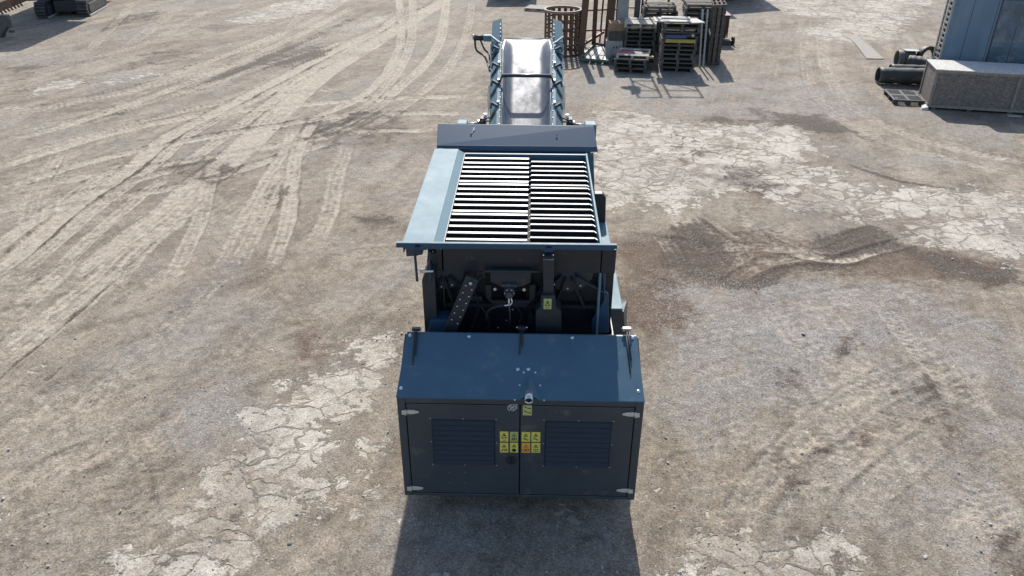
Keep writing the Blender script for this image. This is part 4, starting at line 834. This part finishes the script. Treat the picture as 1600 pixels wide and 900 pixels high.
# drive motor at upper left
m0 = cp(.93, -1.0, -.06)
mo = MB().box(m0.x-.16, m0.x+.02, m0.y-.06, m0.y+.1, m0.z-.06, m0.z+.06).build('gearbox', PAINT, conv, .015)
MB().cyl(m0+Vector((-.14, .02, 0)), m0+Vector((-.36, .02, -.0)), .055, 14).build('drive_motor', RUB, conv)
MB().cyl(m0+Vector((-.34, .02, .02)), m0+Vector((-.38, .02, .02)), .05, 12).build('motor_cap', GALV, conv)
MB().tube([m0+Vector((-.33, 0, -.04)), m0+Vector((-.3, -.08, -.22)), m0+Vector((-.12, -.18, -.34)), cp(.62, -1.02, -.08)], .02, 8).build('hydraulic_hose', RUB, conv)
MB().tube([m0+Vector((-.22, 0, -.04)), m0+Vector((-.14, -.08, -.2)), m0+Vector((-.04, -.14, -.30)), cp(.66, -1.03, -.1)], .018, 8).build('hydraulic_hose', RUB, conv)

# ------------------------------------------------------------------ pallets
def pallet_mesh(W_, D_, H_=.135, nb=7, miss=(), seed=0):
    rr = random.Random(seed); m = MB(); bt = .02
    for k in range(nb):
        if k in miss: continue
        bw = D_/nb*.74; y = -D_/2+bw/2+(D_-bw)*k/(nb-1)+rr.uniform(-.01, .01)
        m.box(-W_/2+rr.uniform(0, .02), W_/2-rr.uniform(0, .02), y-bw/2, y+bw/2, H_-bt, H_)
    for x in (-W_/2+.05, 0, W_/2-.05): m.box(x-.04, x+.04, -D_/2+.003, D_/2-.003, bt+.001, H_-bt-.001)
    for y in (-D_/2+.06, 0, D_/2-.06): m.box(-W_/2+.004, W_/2-.004, y-.05, y+.05, 0, bt)
    return m
PG = 'wooden pallets in the stacks behind the conveyor'
ordw = ['bottom', 'second', 'third', 'fourth', 'fifth', 'sixth', 'seventh', 'eighth', 'ninth', 'tenth', 'eleventh', 'twelfth', 'thirteenth']
def stack(x, y, rz, W_, D_, n, desc, mats=None, z=0, dx=.03, seed=1):
    rr = random.Random(seed)
    for k in range(n):
        m = pallet_mesh(W_*rr.uniform(.93, 1.02), D_*rr.uniform(.95, 1.02), .135, rr.choice((6, 7, 8)), () if rr.random() < .6 else (rr.randint(1, 5),), seed*50+k)
        mt = (mats or {}).get(k, WOOD)
        o = m.build('wooden_pallet', mt, None, .003, local=True); o.location = (x+rr.uniform(-dx, dx), y+rr.uniform(-dx, dx), z+.002+k*.138); o.rotation_euler = (0, 0, rz+rr.uniform(-.035, .035))
        c_ = 'pale slatted' if mt is WOODL else 'grey weathered'
        pos_ = 'topmost' if k == n-1 else (ordw[k]+' from the ground' if k else 'bottom')
        tag(o, f'{c_} pallet, {pos_} of {desc}', 'pallet', PG)
    return z+.002+n*.138
rzp = R(-3)
h1 = stack(3.2, 25.75, R(-12), 1.05, 1.15, 4, 'the low front left stack', {3: WOODL}, seed=1)
h2 = stack(3.53, 27.25, R(-5), 1.05, 1.1, 9, 'the tall stack behind the low one', {8: WOODL}, seed=2)
h3 = stack(4.62, 25.95, R(-5), 1.10, 1.15, 8, 'the front right stack with a yellow beam', {}, seed=3)
h4 = stack(4.35, 28.75, R(-3), 1.15, 1.1, 11, 'the far left stack in the rack', {}, seed=4)
h5 = stack(5.75, 28.5, R(-4), 1.15, 1.1, 12, 'the far right stack beside the leaning pallets', {}, seed=5)
o = MB().box(-.46, .46, -.045, .045, 0, .1).build('yellow_beam', YELP, None, .004, local=True); o.location = (4.58, 25.29, h3-.17); o.rotation_euler = (0, 0, R(-5)); tag(o, 'yellow painted beam lying along the front of the right pallet stack', 'beam')
z_ = h3
for k in range(2):
    m = pallet_mesh(1.15, 1.1, .14, 7, seed=90+k); o = m.build('wooden_pallet', WOOD, None, .003, local=True); o.location = (4.66, 25.97, z_+.10); z_ += .142; o.rotation_euler = (0, 0, R(-5+2*k))
    tag(o, f"dark pallet {'under' if k else 'second under'} the white boards above the yellow beam", 'pallet', PG)
MB_ = MB().box(-.32, .32, -.04, .04, 0, .10).build('blue_crate', BLUEP, None, .01, local=True); MB_.location = (4.45, 25.38, h3-.055); tag(MB_, 'blue plastic tray squeezed between pallets above the yellow beam', 'tray')
for i, (x, y, ww, dd, a, lb) in enumerate(((4.30, 25.95, 1.0, .75, -3, 'large pale board lying on top of the right front pallet stack'), (5.02, 25.75, .45, .7, 12, 'small white board at the right corner of the pallet stack top'), (4.5, 26.1, .9, .35, -8, 'narrow whitish plank on top of the large pale board'))):
    o = MB().box(-ww/2, ww/2, -dd/2, dd/2, 0, .03).build('board', WSHEET if i else WOODL, None, .003, local=True); o.location = (x, y, z_+.105+(.032 if i == 2 else 0)+(.0 if i != 1 else 0)); o.rotation_euler = (0, 0, R(a)); tag(o, lb, 'board')
o = MB().cyl((0, 0, 0), (0, -.05, 0), .045, 14).build('white_disc', WSHEET, None, local=True); o.location = (4.95, 25.32, h3+.05); tag(o, 'round white disc on the front of the right pallet stack', 'disc')
o = MB().box(-.3, .3, -.012, .012, 0, .05).build('red_strip', mat('red_white_strip', (.5, .12, .12), .6, var=.3), None, local=True); o.location = (2.9, 25.65, h1); o.rotation_euler = (0, 0, R(-4)); tag(o, 'short red and white strip on the low pallet stack', 'strip')
o = MB().box(-.1, .1, -.05, .05, 0, .06).build('yellow_block', YELP, None, .004, local=True); o.location = (3.68, 25.25, h1-.09); tag(o, 'small yellow block on the corner of the low pallet stack', 'block')
# leaning pallets (upright, edge on) and white posts
for i, (x, y, tl) in enumerate(((5.78, 26.9, 5), (5.93, 26.95, 7), (6.08, 27.0, 9))):
    o = pallet_mesh(1.2, 1.9, .13, 11, seed=70+i).build('upright_pallet', WOOD, None, .003, local=True); o.rotation_euler = (R(90), 0, R(80+tl*.4)); o.location = (x, y, .96)
    tag(o, ['inner', 'middle', 'outermost'][i]+' of three long pallets standing upright right of the stacks', 'pallet', 'long pallets standing upright')
for i, x in enumerate((5.42, 5.55)):
    o = MB().obox((x, 26.1, 0), (x-.02+.03*i, 26.45, 1.75), .055, .055).build('white_post', WSHEET, None, .004); tag(o, ('left' if i == 0 else 'right')+' of two slim white posts leaning on the right pallet stack', 'post')
# boxes left of stacks
x, y = 2.95, 27.35
o = MB().box(-.28, .28, -.28, .28, .0, .62).build('grey_bin_body', GALVP, None, .01, local=True); o.name = 'grey_box'; o.location = (2.72, 27.3, .003); o.rotation_euler = (0, 0, R(-4)); tag(o, 'pale grey steel box on the ground left of the pallet stacks', 'box')
g = MB(); [g.box(-.03+.1*k, .01+.1*k, -.284, -.2805, .38, .44) for k in range(3)]; g.build('box_slots', BLACK, o, local=True)
o = MB().box(-.30, .30, -.28, .28, 0, .30).build('wooden_box', WOOD, None, .01, local=True); o.location = (2.80, 27.32, .626); tag(o, 'dark wooden box on top of the pale grey steel box', 'box')
o = MB().box(-.30, .30, -.28, .28, 0, .26).build('wooden_box', WOODN, None, .01, local=True); o.location = (2.82, 27.33, .929); tag(o, 'light brown wooden box, topmost above the grey steel box', 'box')
# rusty cage
cg = empty('rusty_cage', (.98, 27.9, 0)); tag(cg, 'round rusty steel cage with a pale rolled rim behind the conveyor', 'cage')
c = Vector((.98, 27.9, 0)); Rr = .63
MB().ring(c+Vector((0, 0, 1.42)), c+Vector((0, 0, 1.5)), Rr+.03, Rr-.05, 40).build('top_rim', RUSTP, cg, .006)
MB().ring(c+Vector((0, 0, .003)), c+Vector((0, 0, .09)), Rr+.02, Rr-.04, 40).build('bottom_rim', RUST, cg, .004)
m = MB(); m2 = MB()
for k in range(18):
    a = k/18*2*math.pi; p = c+Vector((math.cos(a)*(Rr-.01), math.sin(a)*(Rr-.01), 0)); q = Vector((-math.sin(a), math.cos(a), 0))
    m.hull([p-q*.055+Vector((0, 0, .08)), p+q*.055+Vector((0, 0, .08)), p*1+q*.055+(c-p)*.03+Vector((0, 0, .08)), p-q*.055+(c-p)*.03+Vector((0, 0, .08))], [p-q*.055+Vector((0, 0, 1.43)), p+q*.055+Vector((0, 0, 1.43)), p+q*.055+(c-p)*.03+Vector((0, 0, 1.43)), p-q*.055+(c-p)*.03+Vector((0, 0, 1.43))])
m.build('cage_bars', RUST, cg)
for z in (.35, .62, .9, 1.17): m2.ring(c+Vector((0, 0, z)), c+Vector((0, 0, z+.06)), Rr-.02, Rr-.035, 36)
m2.build('cage_hoops', RUST, cg)
# rusty columns and frames
def column(x, y, w_, d_, h, label, lean=(0, 0), m=RUST, rz=0):
    o = MB().box(-w_*.12, w_*.12, -d_/2+.021, d_/2-.021, 0.002, h-.002).box(-w_/2-.03, w_/2+.03, -d_/2, -d_/2+.02, 0.001, h-.001).box(-w_/2-.03, w_/2+.03, d_/2-.02, d_/2, 0.001, h-.001).build('steel_column', m, None, .004, local=True)
    o.location = (x, y, .0); o.rotation_euler = (lean[1], lean[0], rz); tag(o, label, 'column', 'steel columns around the rusty frames')
column(1.62, 27.6, .16, .2, 3.2, 'dark rusty column standing just right of the round cage', (R(3), 0))
column(2.15, 28.9, .09, .12, 3.6, 'thin rusty column, second to the right of the round cage')
column(2.62, 28.6, .22, .12, 3.4, 'broad dark red plate column left of the grey boxes', (R(2), 0))
column(3.05, 28.3, .32, .1, 3.0, 'pale grey flat column behind the brown wooden box', m=GALVP)
column(3.55, 28.4, .12, .12, 3.0, 'dark grey column behind the tall pallet stack', m=DKGR)
fr = empty('scaffold_rack', (4.2, 30.2, 0)); tag(fr, 'tall open steel rack with braces rising behind the pallet stacks', 'rack')
HT = 6.55
px = [3.02, 3.68, 3.92, 4.86]
for i, x in enumerate(px): MB().obox((x, 30, 0), (x, 30, HT if True else HT), .07, .07, up=(0, 1, 0)).build('upright', RUST if i % 2 else DKGR, fr)
for x0, x1 in ((px[0], px[1]), (px[2], px[3])):
    for z in (1.2, 3.0, 4.95, 5.9, 6.5): MB().obox((x0, 30, z), (x1, 30, z), .045, .045).build('cross_rail', DKGR, fr)
    MB().obox((x0, 29.97, 4.95), (x1, 29.97, 5.9), .04, .04).build('brace', DKGR, fr); MB().obox((x0, 29.97, 1.2), (x1, 29.97, 3.0), .04, .04).build('brace', RUST, fr)
MB().hull([(2.62, 30.05, 5.72), (3.0, 30.05, 5.62), (3.2, 30.05, 5.75), (3.12, 30.05, 6.22), (2.85, 30.05, 6.3), (2.9, 30.05, 5.92)], [(2.62, 30.25, 5.72), (3.0, 30.25, 5.62), (3.2, 30.25, 5.75), (3.12, 30.25, 6.22), (2.85, 30.25, 6.3), (2.9, 30.25, 5.92)]).build('lamp_head', DKGR, fr)
fr2 = empty('leaning_frame', (2.1, 28.4, 0)); tag(fr2, 'dark rusty lattice frame leaning behind the columns right of the cage', 'frame')
for x in (1.85, 2.4, 2.95): MB().obox((x, 29.4, 0), (x+.1, 29.4, 3.2), .06, .06, up=(0, 1, 0)).build('frame_post', RUST, fr2)
for z in (.5, 1.2, 1.9, 2.6): MB().obox((1.85, 29.37, z), (3.05, 29.37, z+.05), .05, .05).build('frame_rail', RUST, fr2)
MB().obox((1.6, 28.5, .1), (2.5, 29.2, .5), .1, .08).build('frame_foot', REDP, fr2)
# green trolley frame lying
tf = empty('green_ground_frame', (2.05, 27.6, 0)); tag(tf, 'flat green steel frame with pale slats lying between cage and grey box', 'frame')
P4 = [at(905, 92, Z=.12), at(955, 96, Z=.12), at(962, 74, Z=.12), at(930, 68, Z=.12)]
for a_, b_ in zip(P4, P4[1:]+P4[:1]): MB().obox(a_, b_, .06, .08).build('frame_edge', GREEN, tf)
for f in (.2, .4, .6, .8):
    a_ = P4[0].lerp(P4[1], f); b_ = P4[3].lerp(P4[2], f); MB().obox(a_-Vector((0, 0, .03)), b_-Vector((0, 0, .03)), .17, .02).build('slat', WSHEET if f in (.2, .6) else GALVP, tf)
MB().box(P4[0].x, P4[1].x+.1, P4[0].y+.05, P4[2].y-.05, .004, .03).build('base_sheet', DKGR, tf)
# bits around
o = MB().plate([at(845, 12, Z=.14), at(868, 13, Z=.14), at(862, 21, Z=.14), at(838, 19, Z=.14)], (0, 0, -.03)).build('flat_pallet', WOODL, None); 
bpy.data.objects.remove(o)
o = pallet_mesh(1.1, .9, .13, 6, seed=200).build('wooden_pallet', WOODL, None, .003, local=True); o.location = (.2, 36.6, .002); o.rotation_euler = (0, 0, R(-15)); tag(o, 'single pallet lying flat by itself beyond the round cage', 'pallet')
# red bin with clutter at right of stacks
rb = empty('red_skip', (6.7, 30.3, 0)); tag(rb, 'dark red ribbed steel bin right of the upright pallets', 'bin')
MB().hull([(6.38, 29.9, .15), (7.05, 29.9, .15), (7.15, 31.2, .15), (6.48, 31.2, .15)], [(6.3, 29.85, .95), (7.12, 29.85, .95), (7.22, 31.3, .95), (6.4, 31.3, .95)]).build('bin_body', RUST, rb, .01)
g = MB(); [g.box(6.36+.14*k, 6.40+.14*k, 29.82, 29.86, .2, .93) for k in range(6)]; g.build('bin_ribs', REDP, rb)
MB().box(6.28, 7.16, 29.82, 31.32, .951, .99).build('bin_lid', REDP, rb, .008)
MB().box(6.5, 7.3, 29.5, 29.8, .05, .16).build('tow_bar', DKGR, rb, .01)
for x in (6.55, 7.25): MB().cyl((x-.04, 29.55, .15), (x+.04, 29.55, .15), .15, 16).build('wheel', RUB, rb)
# unseen block added beyond the upper edge to throw shade across the yard
sb = empty('unseen_caster', (8.4, 43.5, 0)); tag(sb, 'unseen dark block added just beyond the upper edge to cast shade behind the red bin', 'shadow caster')
MB().box(7.0, 8.6, 38.6, 40.0, 0, 3.3).build('caster_body', DKGR, sb, .05); MB().hull([(8.6, 38.8, 0), (11.0, 41.0, 0), (11.0, 42.5, 0), (8.6, 40, 0)], [(8.6, 38.8, 2.6), (11.0, 41.0, 3.6), (11.0, 42.5, 3.6), (8.6, 40, 2.6)]).build('caster_arm', RUST, sb, .05)
vt = empty('parked_loader', (-1.2, 40.2, 0)); tag(vt, 'dark vehicle standing at the top edge beyond the conveyor', 'vehicle')
MB().box(-2.2, .1, 39.6, 41.2, .5, 2.0).build('vehicle_body', DKGR, vt, .1)
for x in (-1.7, -.4): MB().cyl((x, 39.4, .45), (x, 39.75, .45), .45, 20).build('wheel', RUB, vt)

# ------------------------------------------------------------------ right: crate, booth, rolls, tyre
A = Vector((10.78, 21.45, 0)); u_ = Vector((2.4, -.5, 0)).normalized(); v_ = Vector((-u_.y, u_.x, 0)); LEN, DEP, HC = 4.2, 1.22, 1.085
crz = math.atan2(u_.y, u_.x)
cr = empty('shipping_crate', A, crz); tag(cr, 'long low weathered chipboard crate in front of the tall blue booth', 'crate')
MB().box(.02, LEN-.02, .02, DEP-.02, .1, HC-.03).build('crate_walls', OSB, cr, .004, local=True)
MB().box(-.01, LEN+.01, -.012, DEP+.01, HC-.029, HC).build('crate_lid', OSBT, cr, .006, local=True)
m = MB()
for x in (.0, 2.03, LEN-.07): m.box(x, x+.07, -.004, .019, .13, HC-.10)
m.box(0, LEN, -.006, .018, HC-.098, HC-.031); m.box(0, LEN, -.005, .018, .06, .128); m.build('battens', OSBTRIM, cr, .003, local=True)
m = MB()
for y in (.03, DEP-.09): m.box(-.004, .018, y, y+.06, .06, HC-.03)
m.box(-.003, .017, .09, DEP-.09, .06, .13); m.build('end_battens', OSBTRIM, cr, .003, local=True)
m = MB(); [m.box(x, x+.12, .0, DEP, .002, .0995) for x in (.1, 1.0, 2.0, 3.0, 3.9)]; m.build('skids', WOOD, cr, local=True)
m = MB().hull([(-.16, -.12, .003), (.02, -.13, .003), (.02, .3, .003), (-.09, .35, .003)], [(-.14, -.10, .05), (.0, -.11, .09), (.0, .3, .09), (-.08, .33, .05)]).build('loose_plank', OSBT, cr, .006, local=True)
m = MB().box(1.95, 2.3, -.25, -.12, .01, .03).build('sheet_scrap', WSHEET, None, local=True); m.location = A; m.rotation_euler = (0, 0, crz); m.name = 'paper_scrap'; tag(m, 'white scrap lying before the long chipboard crate', 'scrap')
# booth
B = Vector((11.72, 23.32, 0)); bt = empty('tall_booth', B, crz*.5); tag(bt, 'tall faded blue sheet metal booth with a dusty window behind the crate', 'booth')
MB().box(.02, 4.4, .0, .03, .05, 3.3).build('front_panel', BOOTH, bt, .004, local=True)
m = MB(); m.box(.53, .538, -.004, -.001, .1, 3.29); m.box(1.17, 1.178, -.004, -.001, .1, 3.29); m.box(2.6, 2.61, -.004, -.001, .1, 3.29); m.build('panel_seams', BLACK, bt, local=True)
wn = MB().box(1.24, 1.28, -.012, .0, .6, 2.62).box(1.24, 2.6, -.012, .0, 2.58, 2.62).box(2.56, 2.6, -.012, 0, .6, 2.58).box(1.24, 2.6, -.012, .0, .55, .6).box(1.80, 1.82, -.010, .0, .6, 1.9).build('window_frame', DKGR, bt, .002, local=True)
MB().box(1.281, 2.559, -.006, -.002, .601, 2.579).build('window_pane', GLASS, wn, local=True)
m = MB(); 
for y in (0.0, .46): m.box(-.03, .02, y-.001, y+.05, .03, 3.3)
m.build('side_frame_posts', GALVP, bt, .004, local=True)
m = MB()
for k in range(22): m.box(-.02, .01, .05, .46, .16+.145*k, .16+.145*k+.055)
m.box(-.015, .008, .24, .27, .1, 3.29); m.build('side_slats', GALVP, bt, .002, local=True)
MB().box(.03, 4.3, .4, .43, .05, 3.3).build('back_panel', RUST, bt, local=True)
MB().box(.0, 4.4, .0, .5, 3.3, 3.33).build('booth_roof', BOOTH, bt, local=True)
# rolls
def roll(a, b, r, m, label, nm='membrane_roll', end=None):
    a, b = Vector(a), Vector(b); d = (b-a).normalized(); P = MB(); n = 28; L = []
    sd = d.cross(Vector((0, 0, 1))).normalized(); u = sd.cross(d); K = 14
    for k in range(K+1):
        L.append([P.bm.verts.new(a.lerp(b, k/K)+(sd*math.cos(t)*(1.06)+u*math.sin(t)*(.96))*(r*(1+.03*math.sin(k*1.7+t*2)+.02*math.sin(3*k)))) for t in [i*2*math.pi/n for i in range(n)]])
    for A_, B_ in zip(L, L[1:]):
        for i in range(n): P.bm.faces.new((A_[i], A_[(i+1) % n], B_[(i+1) % n], B_[i])).smooth = True
    for lp, dd in ((L[0], d), (L[-1], -d)):
        c_ = sum((v.co for v in lp), Vector())/n; inner = [P.bm.verts.new(c_+(v.co-c_)*.86) for v in lp]; deep = [P.bm.verts.new(c_+(v.co-c_)*.84+dd*.35) for v in lp]
        for i in range(n):
            P.bm.faces.new((lp[i], inner[i], inner[(i+1) % n], lp[(i+1) % n])); P.bm.faces.new((inner[i], deep[i], deep[(i+1) % n], inner[(i+1) % n]))
        P.bm.faces.new(deep)
    o = P.build(nm, m, None); tag(o, label, 'roll', 'rolls lying beside the booth'); return o
roll((10.42, 24.15, .26), (12.3, 24.0, .26), .245, ROLL, 'thick black hollow roll, nearest the camera left of the crate')
roll((11.25, 25.3, .17), (12.75, 25.15, .17), .165, ROLL, 'slimmer black roll lying behind the thickest one')
rc = roll((11.85, 26.35, .28), (12.35, 26.3, .28), .27, ROLLG, 'short pale grey roll behind the two black ones')
roll((12.1, 26.0, .24), (12.65, 25.6, .24), .235, ROLL, 'short black coil between grey roll and booth')
o = MB().plate([(12.0, 26.12, .56), (12.42, 26.08, .56), (12.45, 26.4, .555), (12.03, 26.45, .555)], (0, 0, .01)).build('white_board', WSHEET, None); tag(o, 'small white board lying on the short grey roll', 'board')
# tyre
ty = MB(); c = Vector((12.72, 26.15, .36)); n = 36
prof = [(.36, -.09), (.36, .09), (.34, .12), (.26, .11), (.24, .07), (.24, -.07), (.26, -.11), (.34, -.12)]
ax = Vector((.25, -.95, .12)).normalized(); sd = ax.cross(Vector((0, 0, 1))).normalized(); up_ = sd.cross(ax)
L = [[ty.bm.verts.new(c+ax*h+(sd*math.cos(t)+up_*math.sin(t))*r_) for t in [i*2*math.pi/n for i in range(n)]] for r_, h in prof]
for k in range(8):
    A_, B_ = L[k], L[(k+1) % 8]
    for i in range(n): ty.bm.faces.new((A_[i], A_[(i+1) % n], B_[(i+1) % n], B_[i])).smooth = True
o = ty.build('tyre', RUB, None, .01); tag(o, 'worn black tyre standing behind the rolls at the booth corner', 'tyre')
# black plastic pallet
bp = empty('plastic_pallet', (10.5, 22.35, 0), R(-8)); tag(bp, 'black plastic grid pallet lying flat in front of the rolls', 'pallet')
m = MB(); W_, D_ = .82, 1.14
m.box(-W_/2, W_/2, -D_/2, -D_/2+.05, .12, .15).box(-W_/2, W_/2, D_/2-.05, D_/2, .12, .15).box(-W_/2, -W_/2+.05, -D_/2+.05, D_/2-.05, .12, .15).box(W_/2-.05, W_/2, -D_/2+.05, D_/2-.05, .12, .15).box(-.03, .03, -D_/2+.05, D_/2-.05, .12, .15)
for k in range(13): y = -D_/2+.09+k*(D_-.18)/12; m.box(-W_/2+.05, -.03, y-.016, y+.016, .125, .148); m.box(.03, W_/2-.05, y-.016, y+.016, .125, .148)
m.box(-W_/2+.05, W_/2-.05, -.05, .05, .126, .1495)
m.build('deck_grid', PLAST, bp, .003, local=True)
for x in (-W_/2+.07, 0, W_/2-.07):
    for y in (-D_/2+.08, 0, D_/2-.08): MB().box(x-.06, x+.06, y-.07, y+.07, .002, .1195).build('foot', PLAST, bp, .006, local=True)
MB().cyl((-W_/2+.11, -D_/2+.16, .149), (-W_/2+.11, -D_/2+.16, .156), .05, 14).cyl((W_/2-.11, D_/2-.16, .149), (W_/2-.11, D_/2-.16, .156), .05, 14).build('corner_discs', PLAST, bp, local=True)
# flattened sheet on the ground
S = [(1316, 55), (1340, 58), (1345, 62), (1362, 74), (1381, 92), (1354, 91.5), (1338, 70), (1330, 62)]
o = MB().plate([at(a_, b_, Z=.012) for a_, b_ in S], (0, 0, .006)).build('cardboard_sheet', CARD, None, jitter=.003); tag(o, 'long flat dusty cardboard sheet on the ground left of the booth', 'sheet')

# ------------------------------------------------------------------ upper left: second crawler machine
cm = empty('crawler_crusher', (-19.9, 35.6, 0)); tag(cm, 'dark crawler machine at the upper left corner, seen below its deck', 'crusher')
T0 = Vector((-18.85, 34.15, 0)); td = Vector((-.45, 2.5, 0)).normalized()
def crawler(p0, ln, wd, hh, par):
    s_ = Vector((td.y, -td.x, 0)); P = []
    r_ = hh/2
    for k in range(20):
        a = k/20*2*math.pi; P.append((r_+r_*math.cos(a)+(ln-hh if math.cos(a) > 0 else 0), r_+r_*math.sin(a)))
    tr = MB().plate([p0+td*q[0]+Vector((0, 0, q[1]+.01)) for q in P], s_*wd).build('crawler_track', RUB, par, .01)
    g = MB()
    for k in range(int(ln/.14)):
        p = p0+td*(.12+.14*k)+s_*(wd/2)
        g.obox(p-s_*wd*.5+Vector((0, 0, hh+.01)), p+s_*wd*.5+Vector((0, 0, hh+.01)), .05, .04)
    for a in range(-75, 76, 25):
        q = p0+td*(r_-(r_+.015)*math.cos(R(a)))+Vector((0, 0, r_+.01+(r_+.015)*math.sin(R(a)))); g.obox(q, q+s_*wd, .045, .04)
    g.build('track_pads', DKGR, tr, .005)
    MB().plate([p0+td*.28+s_*(wd+.003)+Vector((0, 0, .13)), p0+td*(ln-.28)+s_*(wd+.003)+Vector((0, 0, .13)), p0+td*(ln-.28)+s_*(wd+.003)+Vector((0, 0, hh-.12)), p0+td*.28+s_*(wd+.003)+Vector((0, 0, hh-.12))], s_*.03).build('track_frame', DKGR, tr, .01)
    MB().obox(p0+td*.1+s_*(wd+.04)+Vector((0, 0, .05)), p0+td*(ln-.1)+s_*(wd+.04)+Vector((0, 0, .05)), .05, .06).build('track_guard', WSHEET, tr)
crawler(Vector((-19.25, 34.0, 0)), 2.7, .42, .62, cm); crawler(Vector((-20.75, 33.5, 0)), 2.7, .42, .62, cm)
MB().plate([(-20.3, 34.2, .14), (-19.3, 34.6, .14), (-19.6, 36.6, .14), (-20.8, 36.2, .14)], (0, 0, .47)).build('undercarriage', BAY, cm, .02)
MB().plate([(-21.4, 34.1, .62), (-19.0, 34.9, .62), (-19.3, 37.6, .62), (-21.8, 36.8, .62)], (0, 0, .5)).build('deck', DKGR, cm, .02)
MB().plate([(-21.9, 34.3, 1.12), (-19.3, 35.0, 1.12), (-19.8, 39.5, 1.12), (-22.6, 39, 1.12)], (0, 0, 1.3)).build('engine_housing', GRAPH, cm, .04)
MB().hull([(-20.9, 34.6, 2.4), (-18.4, 34.6, 2.4), (-18.4, 36.0, 2.4), (-20.9, 36.0, 2.4)], [(-19.3, 34.8, 6.6), (-18.0, 34.8, 6.2), (-18.0, 35.8, 6.2), (-19.3, 35.8, 6.6)]).build('unseen_shadow_body', GRAPH, cm, .03)  # unseen above the frame, shaped to lengthen the machine's shadow
g = MB()
for k in range(7): a_ = Vector((-21.3+.33*k, 34.25+.1*k, .7)); g.tube([a_, a_+Vector((.05, -.12, .25)), a_+Vector((.15, 0, .5))], .035, 6)
g.build('hydraulic_hoses', RUB, cm)
g = MB(); g.tube([(-22.0, 34.1, 1.6), (-22.1, 33.9, 1.1), (-21.7, 33.8, .85), (-21.3, 34.0, 1.1)], .05, 8).build('loop_hose', RUB, cm)
MB().obox((-21.5, 34.0, .95), (-19.3, 34.6, .95), .06, .1).build('front_rail', GALVP, cm)
MB().obox((-20.7, 34.15, 1.3), (-20.55, 34.2, .85), .04, .04).obox((-20.55, 34.2, .85), (-20.4, 34.25, 1.3), .04, .04).build('v_strut', GALVP, cm)
MB().plate([(-23.2, 33.6, 1.75), (-20.4, 34.3, 2.2), (-20.6, 35.2, 2.2), (-23.4, 34.6, 1.75)], (0, 0, .25)).build('side_conveyor', DKGR, cm, .02)
# left edge: end of another machine's boom with bracket
bm2 = empty('lattice_boom', (-21, 31, 0)); tag(bm2, 'brown steel boom reaching in from the top left corner with a hanging grey bracket', 'boom')
a0 = at(-30, 20, Y=30); a1 = at(36, -6, Y=33)
MB().obox(a0, a1, .34, .34).build('boom_beam', RUST, bm2, .03)
g = MB()
for k in range(12): p = a0.lerp(a1, .08*k+.03)+Vector((0, -.16, -.1)); g.obox(p, p+Vector((.13, 0, -.2)), .05, .05)
g.build('boom_teeth', RUST, bm2)
b0 = at(2, 24, Y=29.8); b1 = at(1, 60, Y=29.8)
MB().plate([b0+Vector((-.35, 0, 0)), b0+Vector((.16, 0, 0)), b0+Vector((.14, 0, -.35)), b1+Vector((.12, 0, .15)), b1+Vector((.04, 0, 0)), b1+Vector((-.35, 0, 0))], (0, .25, 0)).build('hanging_bracket', DKGR, bm2, .02)
g = MB(); 
for z in (.0, -.2, -.38): g.box(b0.x+.12, b0.x+.26, b0.y-.03, b0.y+.12, b0.z+z-.25, b0.z+z-.15)
g.build('bracket_knuckles', DKGR, bm2, .01)
